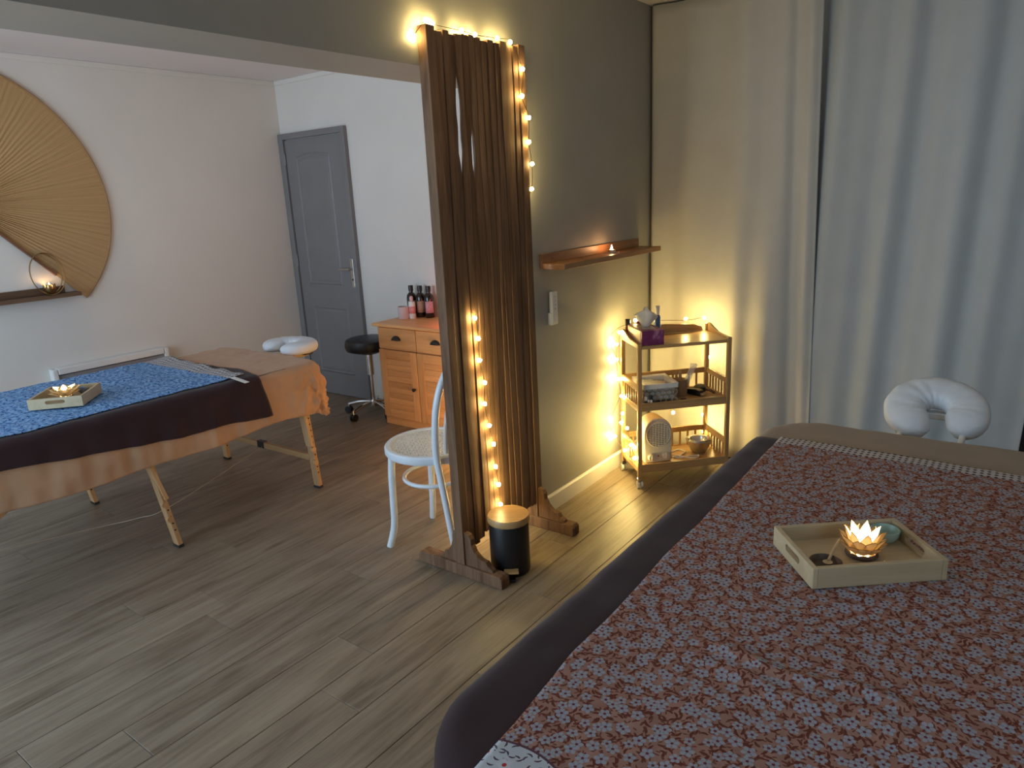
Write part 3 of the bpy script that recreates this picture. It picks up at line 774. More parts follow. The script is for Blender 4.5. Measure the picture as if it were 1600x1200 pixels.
# tealight in a glass dish on the oak ledge
tl = thing('tealight', 'lit tealight on a glass coaster on the oak ledge', 'candle', (3.205, 1.775, 1.214))
MB().cyl((0, 0, 0), (0, 0, .004), .040, n=24).build('coaster', 'clear', tl, smooth=True)
MB().lathe([(0, .004), (.018, .004), (.019, .018), (.017, .018), (.016, .013), (0, .013)], n=18).build('cup', 'steel', tl, smooth=True)
MB().lathe([(0, .014), (.004, .018), (.005, .024), (.003, .032), (0, .042)], n=10).build('flame', emit('tealight_flame_glow', (1.0, .50, .20), 230.0), tl, smooth=True)
# ring candle holder on the dark ledge
rg = thing('ring_candle_holder', 'gold double ring candle holder with a small lit bowl', 'candle holder', (1.80, 4.893, 1.064), R_(6))
for dy, rx, rz_, ph in ((-.012, .098, .126, 0), (.012, .090, .122, .15)):
    pts = [(rx*math.cos(2*PI*i/48)+.01*ph, dy+.014*math.sin(2*PI*i/48+ph), .128+rz_*math.sin(2*PI*i/48)) for i in range(48)]
    MB().tube(pts, .003, 6, closed=True).build('ring', 'gold', rg, smooth=True)
MB().lathe([(0, .004), (.018, .006), (.032, .022), (.036, .042), (.034, .042), (.029, .024), (0, .012)], n=20).build('bowl', 'gold', rg, smooth=True)
for i in range(6):
    a = 2*PI*i/6; vs, fs, rm = petal_mesh(.034, .034, .1)
    mt = Matrix.Rotation(a, 4, 'Z') @ Matrix.Translation((.034, 0, .034)) @ Matrix.Rotation(-R_(80), 4, 'Y')
    MB().add(vs, fs, mt).build('bowl_petal', 'gold', rg, smooth='all', solid=.001)
MB().lathe([(0, .034), (.006, .040), (.007, .050), (.004, .064), (0, .076)], n=10).build('flame', emit('ring_flame_glow', (1.0, .60, .26), 75.0), rg, smooth=True)
# electric panel heater
ra = thing('panel_radiator', 'white electric panel radiator low on the fan wall', 'radiator', (2.09, YA, .12))
box('panel', plain('radiator_panel', (.50, .48, .50), .4), -.345, .345, -.052, -.012, .03, .41, ra, .004)
for s in (-1, 1): box('side_cheek', 'white_plastic', s*.358-.017, s*.358+.017, -.062, 0, 0, .485, ra, .008)
box('top_hood', 'white_plastic', -.341, .341, -.062, 0, .445, .487, ra, .006)
box('outlet_grille', plain('radiator_slot', (.25, .25, .27), .5), -.341, .341, -.050, -.01, .415, .44, ra, .001)

# ------------------------------------------------------------------ wooden slatted screen
sc = thing('room_divider', 'dark teak room divider of wavy upright slats on two feet', 'screen', (2.258, 1.82, 0))
sx, sy = 2.258, 1.82
def sl(p): return (p[0]-sx, p[1]-sy, p[2])
for x0, x1 in ((1.970, 2.012), (2.503, 2.547)):
    pst = box('post', 'screen', x0-sx, x1-sx, 1.796-sy, 1.841-sy, .05, 2.098, sc, .003)
    foot = [(-.22, 0), (.236, 0), (.236, .035), (.222, .052), (-.208, .052), (-.22, .040)]
    foot = [(y+1.82-sy, z) for y, z in foot]
    MB().prism(foot, x0-sx-.006, x1-sx+.006, 'yz').build('foot', 'screen', sc, bevel=.004)
    for s, y0 in ((-1, 1.796), (1, 1.841)):
        pr = [(0, .05), (.145, .05), (.140, .062), (.120, .072), (.108, .090), (.085, .092), (.070, .100), (.050, .118), (.036, .145), (.034, .170), (.024, .188), (0, .195)]
        if s == 1: pr = [(q*.62, z) for q, z in pr]
        MB().prism([(y0-sy+s*q, z) for q, z in pr], x0-sx+.008, x1-sx-.008, 'yz').build('bracket', 'screen', sc, bevel=.002)
SLITS = ((2, 1.84, .085, .0105), (2, 1.69, .05, .0105), (4, 1.68, .08, .0095), (3, 1.05, .06, .006))
N = 13; XS0, XS1 = 2.012, 2.503; pitch = (XS1-XS0)/N
rng = random.Random(3)
def edge_off(k, z):
    if k in (0, N): return 0
    q = noise.noise((k*3.7, z*1.3, 2.0))*.011 + noise.noise((k*5.1, z*3.6, 7.0))*.004
    return q
for k in range(N):
    zt = 2.088+rng.uniform(-.010, .010); zb = .118+rng.uniform(-.012, .022); yf = 1.797+rng.uniform(0, .010); th = rng.uniform(.022, .030) if k not in (2, 3, 4, 5) else .011
    m = MB(); n = 44; vs = []
    for i in range(n+1):
        z = zb+(zt-zb)*i/n
        gl = gr = .0014
        for kk, zz, wd, hw in SLITS:
            g_ = hw*math.exp(-((z-zz)/wd)**4)
            if k == kk: gr += g_
            if k == kk+1: gl += g_
        a = XS0+k*pitch+edge_off(k, z)+gl; b = XS0+(k+1)*pitch+edge_off(k+1, z)-gr
        yb_ = yf+th; bow = 0
        e = .0016
        vs += [sl((a, yf+bow+e, z)), sl((a+e, yf+bow, z)), sl((b-e, yf+bow, z)), sl((b, yf+bow+e, z)), sl((b, yb_, z)), sl((a, yb_, z))]
    fs = [(i*6+j, i*6+(j+1) % 6, (i+1)*6+(j+1) % 6, (i+1)*6+j) for i in range(n) for j in range(6)] + [tuple(range(5, -1, -1)), tuple(range(n*6, n*6+6))]
    m.add(vs, fs).build('slat', 'screen', sc)
for z in (.30, 1.95): box('rail', 'screen', 2.012-sx, 2.503-sx, 1.829-sy, 1.841-sy, z, z+.05, sc, .002)

# ------------------------------------------------------------------ string lights
def bulb_mesh(mat):
    import bmesh
    bm = bmesh.new(); bmesh.ops.create_icosphere(bm, subdivisions=1, radius=.0092)
    for v in bm.verts: v.co *= 1+.22*noise.noise(v.co*240)
    me = bpy.data.meshes.new('bulb'); bm.to_mesh(me); bm.free(); me.materials.append(M[mat]); return me
def string(label, pts, path, loc_, mat):
    BM = bulb_mesh(mat)
    t = thing('string_lights', label, 'fairy lights', loc_); L0 = Vector(loc_)
    MB().tube(smoothpath([Vector(p)-L0 for p in path], 5), .0013, 5).build('wire', 'wire', t)
    for p in pts:
        b = bpy.data.objects.new('bulb', BM); COL.objects.link(b); b.parent = t; b.location = Vector(p)-L0
        b.rotation_euler = (random.random()*6, random.random()*6, 0)
    return t
Ys = 1.784
top = [(1.950, 1.838, 2.062), (1.985, 1.81, 2.112), (2.045, 1.835, 2.112), (2.179, 1.815, 2.106), (2.262, 1.82, 2.104), (2.385, 1.81, 2.106), (2.455, 1.80, 2.100)]
right = [(2.509, Ys, 2.005), (2.497, Ys, 1.903), (2.54, Ys, 1.823), (2.533, Ys, 1.728), (2.558, 1.79, 1.642), (2.562, 1.80, 1.541)]
mid = [(2.124, 1.790, 1.06), (2.132, Ys, .977), (2.132, Ys, .888), (2.155, Ys, .79), (2.147, Ys, .703), (2.168, Ys, .603), (2.19, Ys, .515), (2.194, Ys, .413), (2.209, Ys, .326), (2.214, Ys, .232)]
rear = [(2.54, 1.865, 1.47), (2.48, 1.872, 1.30), (2.44, 1.872, 1.05), (2.46, 1.872, .80), (2.42, 1.872, .62), (2.46, 1.872, .46), (2.40, 1.872, .34), (2.44, 1.872, .20), (2.36, 1.872, .13), (2.28, 1.872, .22), (2.32, 1.872, .38), (2.26, 1.872, .54), (2.30, 1.872, .72), (2.22, 1.872, .90)]
string('warm fairy lights trailing over the teak divider', top+right+rear+mid,
       top+right+[(2.566, 1.84, 1.50)]+[(x, y-.012, z) for x, y, z in rear[:6]+rear[6:]]+[(2.15, 1.860, 1.02), (2.122, 1.855, 1.10)]+[(2.124, 1.790, 1.07)]+mid[1:]+[(2.22, Ys, .16)], (2.258, 1.784, .2), 'bulb_dim')

# ------------------------------------------------------------------ pedal bin, remote
bn = thing('pedal_bin', 'small black pedal bin with a bamboo lid beside the teak divider', 'bin', (2.125, 1.675, 0), math.atan2(-1.675, -2.125)+PI/2)
MB().lathe([(0, 0), (.080, 0), (.083, .006), (.083, .215), (.081, .222), (0, .222)], n=40).build('body', 'black_metal', bn, smooth=True)
MB().lathe([(0, .222), (.086, .222), (.088, .226), (.088, .246), (.085, .251), (0, .251)], n=40).build('lid', 'lid_wood', bn, smooth=True)
MB().box(-.017, .017, -.125, -.080, .006, .016).build('pedal_arm', 'black_plastic', bn, bevel=.003)
MB().box(-.030, .030, -.128, -.084, .022, .031, Matrix.Rotation(R_(-8), 4, 'X')).build('pedal', 'lid_wood', bn, bevel=.002)
MB().box(-.025, .025, .076, .096, .18, .228).build('hinge', 'black_plastic', bn, bevel=.004)
rm = thing('remote_control', 'white remote in a wall holder on the olive wall', 'remote control', (2.746, YC, .925))
box('holder', 'white_plastic', -.029, .029, -.022, 0, 0, .058, rm, .004)
rb_ = box('remote_body', 'white_plastic', -.022, .022, -.026, -.006, .012, .157, rm, .004)
for i in range(4): MB().cyl((0, -.0262, .075+i*.019), (0, -.0280, .075+i*.019), .005, n=10).build('button', plain('button_grey%d' % i, (.55, .56, .58), .4), rb_)
box('holder_mark', 'black_plastic', -.006, .006, -.0225, -.0218, .036, .038, rm, 0)

# ------------------------------------------------------------------ bentwood chair
ch = thing('bentwood_chair', 'white bentwood chair with a round cane seat behind the divider', 'chair', (2.175, 2.125, 0), R_(7))
sr = .205
ring = []
MB().lathe([(.188, .437), (.207, .437), (.213, .445), (.213, .467), (.207, .474), (.190, .474), (.185, .467), (.185, .445)], n=48, cap=False).build('seat_ring', 'chair_white', ch, smooth=True)
def cane():
    """woven cane: two sets of strands with a diagonal set between"""
    m = MB(); R = .191; st = .0145
    k = int(R/st)
    def strand(dirv, nrm, off, w_, z):
        h = math.sqrt(max(0, R*R-off*off))
        if h < .01: return
        a = Vector((nrm[0]*off-dirv[0]*h, nrm[1]*off-dirv[1]*h, z)); b = Vector((nrm[0]*off+dirv[0]*h, nrm[1]*off+dirv[1]*h, z))
        m.bar(a, b, w_, .0012)
    for i in range(-k, k+1):
        strand((1, 0), (0, 1), i*st, .0060, .4655); strand((0, 1), (1, 0), i*st, .0060, .4667)
    q = math.sqrt(.5)
    for i in range(-k, k+1):
        strand((q, q), (-q, q), i*st, .0020, .4679); strand((q, -q), (q, q), i*st, .0020, .4685)
    o_ = m.build('cane_seat', 'cane', ch); o_['kind'] = 'stuff'
cane()
for s in (-1, 1):   # front legs
    MB().tube(smoothpath([(s*.142, .120, .440), (s*.145, .128, .34), (s*.146, .132, .22), (s*.148, .138, .10), (s*.166, .158, 0)], 6), .016, 12,
              radii=None).build('leg', 'chair_white', ch, smooth=True)
pts = []
bl_ = [(-.150, -.205, 0), (-.150, -.182, .12), (-.155, -.160, .30), (-.163, -.142, .46), (-.172, -.150, .58), (-.170, -.165, .70), (-.145, -.185, .80), (-.09, -.20, .865), (0, -.207, .888)]
pts = bl_+[(-x, y, z) for x, y, z in bl_[-2::-1]]
MB().tube(smoothpath(pts, 6), .0155, 12).build('back_hoop', 'chair_white', ch, smooth=True)
inn = [(-.10, -.148, .47), (-.105, -.158, .58), (-.09, -.170, .68), (-.05, -.182, .74), (0, -.186, .757)]
MB().tube(smoothpath(inn+[(-x, y, z) for x, y, z in inn[-2::-1]], 6), .011, 10).build('inner_hoop', 'chair_white', ch, smooth=True)
MB().tube([(.146*math.cos(2*PI*i/40), -.008+.142*math.sin(2*PI*i/40), .318) for i in range(40)], .0095, 10, closed=True).build('stretcher_ring', 'chair_white', ch, smooth=True)

# ------------------------------------------------------------------ pine cabinet, its bottles and the stool
XF = 3.288; CY0, CY1 = 2.925, 3.655; cyc = (CY0+CY1)/2
cb = thing('pine_cabinet', 'honey pine cabinet with two drawers and two doors', 'cabinet', (XF+.18, cyc, 0))
def cbx(name, mat, x0, x1, y0, y1, z0, z1, par=cb, bevel=.002): return box(name, mat, x0-XF-.18, x1-XF-.18, y0-cyc, y1-cyc, z0, z1, par, bevel)
cbx('body', 'pine', XF+.018, 3.652, CY0, CY1, .055, .70)
cbx('plinth', 'pine_y', XF+.012, 3.63, CY0+.004, CY1-.004, 0, .055)
cbx('cabinet_top', 'pine_y', XF-.022, 3.656, CY0-.022, CY1+.022, .70, .72, cb, .004)
for y0, y1, kside in ((cyc+.003, CY1-.012, -1), (CY0+.012, cyc-.003, 1)):
    dr = cbx('drawer', 'pine_y', XF, XF+.02, y0, y1, .548, .692)
    m = MB(); yc_ = (y0+y1)/2-cyc; vs = []; n = 10; k = 5
    for i in range(n+1):
        a = PI*i/n
        for j in range(k+1):
            q = PI/2*j/k; vs.append((-.18-.020*math.sin(q)*1.0-.001, yc_+.040*math.cos(a)*(math.cos(q)*.3+.7), .612+.030*math.sin(a)*math.cos(q)+.002))
    m.add(vs, [(i*(k+1)+j, (i+1)*(k+1)+j, (i+1)*(k+1)+j+1, i*(k+1)+j+1) for i in range(n) for j in range(k)]).build('cup_handle', 'black_metal', dr, smooth='all', solid=.002)
    dn = cbx('cabinet_door', 'pine', XF, XF+.02, y0, y1, .062, .540)
    for a, b, c, e in ((y0, y0+.058, .062, .540), (y1-.058, y1, .062, .540)): cbx('door_stile', 'pine', XF-.006, XF-.0001, a, b, c, e, dn, .002)
    for c, e in ((.062, .120), (.482, .540)): cbx('door_rail', 'pine_y', XF-.006, XF-.0001, y0+.058, y1-.058, c, e, dn, .002)
    for i in range(9): cbx('louvre', 'pine_y', XF-.003, XF-.0001, y0+.059, y1-.059, .122+i*.04, .158+i*.04, dn, .0015)
    ky = (y0+.03)-cyc
    kb = MB().lathe([(0, 0), (.006, 0), (.006, .010), (.012, .014), (.013, .020), (.008, .025), (0, .026)], n=16).build('door_knob', 'black_metal', dn, smooth=True)
    kb.location = (-.186, ky, .288); kb.rotation_euler = (0, -PI/2, 0)
bprof = [(0, 0), (.031, 0), (.034, .004), (.034, .135), (.030, .155), (.014, .172), (.0135, .182)]
def bottle(x, y, label, lab_c, z=.72, s=1.0):
    b = thing('oil_bottle', label, 'bottle', (x, y, z), math.atan2(-y, -x), 'dark bottles on the pine cabinet')
    MB().lathe([(r*s, h*s) for r, h in bprof]+[(0, .182*s)], n=24).build('body', 'glass_dark', b, smooth=True)
    MB().lathe([(0, .182*s), (.017*s, .182*s), (.0175*s, .215*s), (.016*s, .220*s), (0, .220*s)], n=20).build('cap', 'black_plastic', b, smooth=True)
    m = MB(); vs = []
    for i in range(13):
        a = -R_(52)+R_(104)*i/12
        for h in (.035, .115): vs.append((.0347*s*math.cos(a), .0347*s*math.sin(a), h*s))
    lb = m.add(vs, [(2*i, 2*i+2, 2*i+3, 2*i+1) for i in range(12)]).build('label', plain('label_%s' % label[:9], lab_c, .6, var=.2, scale=120), b, smooth=True, solid=.0004)
    return b
bottle(3.592, 3.598, 'dark bottle with a green label band, nearest the door', (.30, .32, .16))
bottle(3.600, 3.518, 'dark bottle with a tan label, between two dark bottles', (.45, .26, .17))
bottle(3.602, 3.440, 'dark bottle with a pink label beside the divider edge', (.62, .30, .33))
spb = thing('spray_can', 'white and pink spray bottle in front of the dark bottles', 'bottle', (3.530, 3.538, .72), math.atan2(-1, -1))
MB().lathe([(0, 0), (.022, 0), (.024, .003), (.024, .105), (.020, .118), (0, .120)], n=22).build('body', 'white_plastic', spb, smooth=True)
MB().lathe([(0, .120), (.012, .120), (.012, .148), (.009, .155), (0, .156)], n=16).build('cap', plain('cap_pink', (.7, .45, .42), .4), spb, smooth=True)
MB().lathe([(.0243, .035), (.0243, .085)], n=22, cap=False).build('label', plain('label_coral', (.75, .30, .27), .5, var=.3, scale=140), spb, smooth=True, solid=.0003)
cpw = MB().lathe([(0, .004), (.036, 0), (.040, .006), (.041, .085), (.038, .086), (.036, .012), (0, .010)], n=26).build('frosted_cup', plain('frosted_pink', (.66, .52, .50), .5, var=.03), smooth=True)
cpw.location = (3.495, 3.588, .72); tag(cpw, 'pale frosted candle cup at the left end of the cabinet', 'cup')
# glowing salt lamp on the hidden end of the cabinet
sa = thing('salt_lamp', 'red glowing salt lamp hidden behind the divider', 'lamp', (3.44, 3.03, .72))
MB().lathe([(0, 0), (.05, 0), (.052, .012), (0, .014)], n=20).build('base', 'shelf_walnut', sa, smooth=True)
import bmesh as _b
bm = _b.new(); _b.ops.create_icosphere(bm, subdivisions=3, radius=.06)
for v in bm.verts: v.co = Vector((v.co.x*.8, v.co.y*.8, v.co.z*1.25))*(1+.25*noise.noise(v.co*22)) + Vector((0, 0, .085))
me = bpy.data.meshes.new('salt_stone'); bm.to_mesh(me); bm.free(); me.materials.append(emit('salt_glow', (1.0, .24, .13), 11.0, (.8, .35, .22)))
so = bpy.data.objects.new('salt_stone', me); COL.objects.link(so); so.parent = sa

# warm lantern standing on the floor between the cabinet and the partition
la = thing('floor_lantern', 'warm paper lantern on the floor, hidden behind the divider', 'lamp', (3.03, 2.60, 0))
MB().lathe([(0, 0), (.095, 0), (.10, .012), (0, .016)], n=24).build('base', 'shelf_walnut', la, smooth=True)
MB().lathe([(.085, .020), (.105, .08), (.112, .20), (.105, .33), (.085, .39)], n=28).build('paper_shade', emit('lantern_glow', (1.0, .50, .12), 12.5, (.9, .7, .4)), la, smooth=True, solid=.001)
for z in (.020, .14, .27, .39): MB().tube([(r_*math.cos(2*PI*i/28), r_*math.sin(2*PI*i/28), z) for r_ in ({.020: .087, .14: .1105, .27: .1105, .39: .087}[z],) for i in range(28)], .003, 6, closed=True).build('hoop', 'shelf_walnut', la, smooth=True)

st = thing('rolling_stool', 'black round rolling stool between the door and the pine cabinet', 'stool', (3.415, 3.90, 0))
MB().lathe([(0, .480), (.135, .480), (.160, .490), (.168, .510), (.168, .540), (.160, .562), (.140, .572), (0, .576)], n=40).build('seat', 'black_leather', st, smooth=True)
MB().lathe([(0, .462), (.075, .462), (.075, .479), (0, .479)], n=20).build('seat_plate', 'black_metal', st)
MB().cyl((0, 0, .30), (0, 0, .462), .025, n=16).build('gas_sleeve', 'chrome', st, smooth=True)
MB().cyl((0, 0, .085), (0, 0, .30), .0125, n=14).build('piston', 'chrome', st, smooth=True)
MB().lathe([(0, .062), (.030, .062), (.032, .085), (.028, .112), (0, .112)], n=18).build('hub', 'chrome', st, smooth=True)
for i in range(5):
    a = R_(183+72*i); c, s_ = math.cos(a), math.sin(a)
    ar = MB().tube(smoothpath([(.02*c, .02*s_, .095), (.12*c, .12*s_, .088), (.205*c, .205*s_, .066)], 5), .011, 8).build('base_arm', 'chrome', st, smooth=True)
    px, py = .212*c, .212*s_
    MB().cyl((px, py, .048), (px, py, .078), .006, n=8).build('castor_stem', 'chrome', ar)
    for s2 in (-1, 1):
        q = Vector((-s_, c, 0))*.011*s2; ctr = Vector((px, py, .026))
        MB().cyl(ctr+q-Vector((-s_, c, 0))*.007, ctr+q+Vector((-s_, c, 0))*.007, .026, n=18).build('castor_wheel', 'black_plastic', ar, smooth=True)

# ------------------------------------------------------------------ bamboo trolley
ang = math.atan2(-.692, .722)
ct = thing('bamboo_trolley', 'three tier bamboo trolley on castors in the corner by the curtain', 'trolley', (3.415, 1.525, 0), ang)
W2, D2, pw = .25, .1425, .022
CW = Matrix.Translation((3.415, 1.525, 0)) @ Matrix.Rotation(ang, 4, 'Z')
def cw(x, y, z): return tuple(CW @ Vector((x, y, z)))
for x in (-1, 1):
    for y in (-1, 1):
        px0 = x*W2-(pw if x > 0 else 0); py0 = y*D2-(pw if y > 0 else 0)
        zt = .772 if y < 0 else .800
        p = box('post', 'bamboo_z', px0, px0+pw, py0, py0+pw, .055, zt, ct, .004)
        cx, cy = px0+pw/2, py0+pw/2
        f = MB().box(cx-.012, cx+.012, cy-.010, cy+.010, .034, .056).build('castor_fork', 'chrome', p, bevel=.003)
        for s in (-1, 1): MB().cyl((cx+s*.009-.005, cy, .020), (cx+s*.009+.005, cy, .020), .020, n=16).build('castor_wheel', 'white_plastic', p, smooth=True)
# shelves
for z, nm in ((.752, 'top_shelf'), (.432, 'middle_shelf'), (.105, 'bottom_shelf')):
    box(nm, 'bamboo_x', -W2+.006, W2-.006, -D2+.008, D2-.008, z, z+.009, ct, .001)
box('front_edge', 'bamboo_x', -W2+pw, W2-pw, -D2+.002, -D2+.014, .744, .7605, ct, .001)
for z in (.420, .088):
    box('front_rail', 'bamboo_x', -W2+pw, W2-pw, -D2+.002, -D2+.014, z, z+.042, ct, .0015)
    box('back_rail', 'bamboo_x', -W2+pw, W2-pw, D2-.014, D2-.002, z, z+.030, ct, .0015)
    for s in (-1, 1): box('side_rail', 'bamboo_y', s*(W2-.008)-.006, s*(W2-.008)+.006, -D2+pw, D2-pw, z, z+.030, ct, .0015)
    zr = z+.105
    for s in (-1, 1):
        box('guard_rail', 'bamboo_y', s*(W2-.008)-.006, s*(W2-.008)+.006, -D2+pw, D2-pw, zr, zr+.030, ct, .0015)
        for i in range(6):
            y = -D2+pw+(2*D2-2*pw)*(i+1)/7; box('spindle', 'bamboo_z', s*(W2-.008)-.004, s*(W2-.008)+.004, y-.005, y+.005, z+.030, zr, ct, .001)
    box('guard_rail', 'bamboo_x', -W2+pw, W2-pw, D2-.014, D2-.002, zr, zr+.030, ct, .0015)
    for i in range(9):
        x = -W2+pw+(2*W2-2*pw)*(i+1)/10; box('spindle', 'bamboo_z', x-.005, x+.005, D2-.012, D2-.004, z+.030, zr, ct, .001)
# curved upper guards
prf = [(-W2+.035, .762), (W2-.035, .762), (W2-.045, .786), (W2-.09, .800), (.0, .812), (-W2+.09, .800), (-W2+.045, .786)]
MB().prism(prf, D2-.014, D2-.002, 'xz').build('back_guard', 'bamboo_x', ct, bevel=.002)
for s in (-1, 1):
    q = [(-D2+pw, .748), (D2-pw, .748), (D2-pw, .806), (D2-pw-.03, .803), (D2-pw-.07, .790), (0, .776), (-D2+pw+.03, .772), (-D2+pw, .772)]
    MB().prism(q, s*(W2-.009)-.006, s*(W2-.009)+.006, 'yz').build('side_guard', 'bamboo_y', ct, bevel=.002)

# string lights wound round the trolley (world positions from trolley coordinates)
cbu = [(-.262, .117, .790), (-.268, .150, .719), (-.268, .155, .633), (-.264, .136, .528), (-.262, .094, .444), (-.262, .074, .352), (-.255, .12, .285), (-.262, -.001, .292),
       (-.262, -.062, .218), (-.262, .046, .150), (-.262, -.113, .162), (-.30, .158, .30), (-.30, .165, .75), (-.16, .158, .84),
       (.127, .160, .826), (.235, .165, .822), (.262, .162, .70), (.264, .165, .60), (.240, .160, .27), (.240, .150, .172), (.262, .08, .20), (.06, .158, .30), (-.22, .160, .52), (-.285, .145, .20)]
cpath = [(-.262, .117, .785), (-.268, .150, .719), (-.268, .155, .633), (-.264, .136, .528), (-.262, .094, .444), (-.262, .074, .352), (-.262, -.001, .292), (-.262, -.062, .218), (-.262, -.113, .162),
         (-.262, .046, .150), (-.285, .145, .20), (-.30, .158, .30), (-.22, .160, .52), (-.30, .165, .75), (-.16, .158, .83), (.127, .160, .818), (.235, .165, .815), (.262, .162, .70), (.264, .165, .60), (.262, .162, .45), (.240, .160, .27), (.240, .150, .172), (.262, .08, .20)]
string('warm fairy lights wound round the bamboo trolley', [cw(*p) for p in cbu], [cw(*p) for p in cpath], cw(-.25, .15, .1), 'bulb')

def ctn(name, label, cat, x, y, z, rz=0, group=None): return thing(name, label, cat, cw(x, y, z), ang+rz, group)
# top tier
ZT = .7615
tb = ctn('tissue_box', 'purple tissue box with a white tissue pulled up', 'tissue box', -.168, -.025, ZT)
tbm = NT('tissue_print'); v = tbm.coord('Object'); tbm.col(tbm.ramp(tbm.noise(v, 14, 2, .5, .8), [(.40, (.16, .022, .11)), (.55, (.22, .045, .17)), (.66, (.42, .20, .33))])); tbm.set(Roughness=.45)
bxo = box('carton', tbm.m, -.058, .058, -.108, .108, 0, .074, tb, .002)
tsm = plain('tissue_side_print', (.48, .30, .24), .5, var=.15, scale=20)
box('side_print', tsm, -.0592, -.0582, -.088, .106, .006, .070, bxo, 0)
MB().prism([(-.03+.0, -.06), (.03, -.06), (.034, 0), (.03, .06), (-.03, .06), (-.034, 0)], .0742, .0748, 'xy').build('slot_film', 'clear', tb)
mt_ = MB(); vs = []; n = 14; k = 7
for i in range(n):
    a = 2*PI*i/n
    for j in range(k+1):
        s = j/k; r = (.014+.062*s**.85)*(1+.42*math.cos(2*a+.5)*s + .30*math.cos(5*a+1)*s*s)*(1-.30*max(0, s-.75)*4*(.5+.5*math.cos(3*a)))
        vs.append((r*math.cos(a)*.62, r*math.sin(a)*.95, .072+.088*s*(1-.22*math.cos(2*a+.9))-.03*max(0, s-.7)))
mt_.add(vs, [(i*(k+1)+j, ((i+1) % n)*(k+1)+j, ((i+1) % n)*(k+1)+j+1, i*(k+1)+j+1) for i in range(n) for j in range(k)]).build('tissue', 'paper_white', tb, smooth='all', solid=.0008)
def small_bottle(label, x, y, z, r, h, ch_, body, cap, cr=.7):
    b = ctn('oil_bottle', label, 'bottle', x, y, z)
    MB().lathe([(0, 0), (r, 0), (r, h*.82), (r*.85, h*.92), (r*.5, h), (0, h)], n=18).build('body', body, b, smooth=True)
    MB().lathe([(0, h), (r*cr, h), (r*cr, h+ch_), (r*cr*.9, h+ch_+.002), (0, h+ch_+.002)], n=16).build('cap', cap, b, smooth=True)
    return b
M['amber'] = plain('amber_bottle', (.22, .055, .015), .12, var=.1)
small_bottle('short amber bottle with a black cap beside the tissue box', -.215, .118, ZT, .014, .060, .034, 'amber', 'black_plastic', .95)
small_bottle('taller amber bottle with a black cap behind the tissue box', -.150, .112, ZT, .020, .085, .034, 'amber', 'black_plastic', .75)
small_bottle('white topped clear bottle behind the tissue', -.052, .115, ZT, .019, .108, .045, 'blue_plastic', 'white_plastic', .75)
# middle tier
ZM = .4415
bk = ctn('wire_basket', 'small grey lattice basket with a white cloth liner', 'basket', -.115, -.015, ZM)
bw_, bd_, bh_ = .088, .088, .105
lin = MB()
lin.add([(-bw_-.004, -bd_-.004, bh_-.022), (bw_+.004, -bd_-.004, bh_-.022), (bw_+.004, bd_+.004, bh_-.022), (-bw_-.004, bd_+.004, bh_-.022),
         (-bw_-.005, -bd_-.005, bh_+.004), (bw_+.005, -bd_-.005, bh_+.004), (bw_+.005, bd_+.005, bh_+.008), (-bw_-.005, bd_+.005, bh_+.006),
         (-bw_+.012, -bd_+.012, bh_+.001), (bw_-.012, -bd_+.012, bh_+.001), (bw_-.012, bd_-.012, bh_+.002), (-bw_+.012, bd_-.012, bh_+.001),
         (-bw_+.012, -bd_+.012, .02), (bw_-.012, -bd_+.012, .02), (bw_-.012, bd_-.012, .02), (-bw_+.012, bd_-.012, .02)],
        [(0,1,5,4),(1,2,6,5),(2,3,7,6),(3,0,4,7),(4,5,9,8),(5,6,10,9),(6,7,11,10),(7,4,8,11),(8,9,13,12),(9,10,14,13),(10,11,15,14),(11,8,12,15),(12,13,14,15)]).build('liner', 'paper_white', bk, solid=.0015)
for s, ax in ((-1, 'y'), (1, 'y'), (-1, 'x'), (1, 'x')):
    m = MB()
    for r_ in range(4):
        for c_ in range(6):
            u = -.075+.03*c_+(.015 if r_ % 2 else 0); zz = .014+.022*r_
            if u > .085: continue
            pts = [(u+.0155*math.cos(2*PI*i/10), zz+.0135*math.sin(2*PI*i/10)) for i in range(10)]
            P3 = [(a, s*bd_, z) if ax == 'y' else (s*bw_, a, z) for a, z in pts]; m.tube(P3, .0033, 5, closed=True)
    m.build('lattice_side', 'basket_grey', bk, smooth=True)
MB().box(-bw_, bw_, -bd_, bd_, 0, .004).build('basket_floor', 'basket_grey', bk)
towel = MB(); vs = []
for j in range(7):
    for i in range(9):
        x, y = -.066+.0165*i, -.066+.022*j
        vs.append((x, y, .085+.012*noise.noise((x*40, y*40, 2))+.012*(1 if i < 5 else 0)))
tw_ = towel.add(vs, [(j*9+i, j*9+i+1, (j+1)*9+i+1, (j+1)*9+i) for j in range(6) for i in range(8)]).build('folded_cloth', 'paper_white', None, smooth=True, solid=.012)
tw_.location = cw(-.115, -.015, ZM); tw_.rotation_euler = (0, 0, ang); tag(tw_, 'folded white cloths inside the lattice basket', 'cloth')
cu = MB().lathe([(0, .003), (.036, 0), (.038, .004), (.041, .088), (.038, .089), (.035, .008), (0, .007)], n=26).build('storage_cup', 'cup_brown', smooth=True)
cu.location = cw(.040, .022, ZM); tag(cu, 'brown cork cup holding wooden spatulas', 'cup')
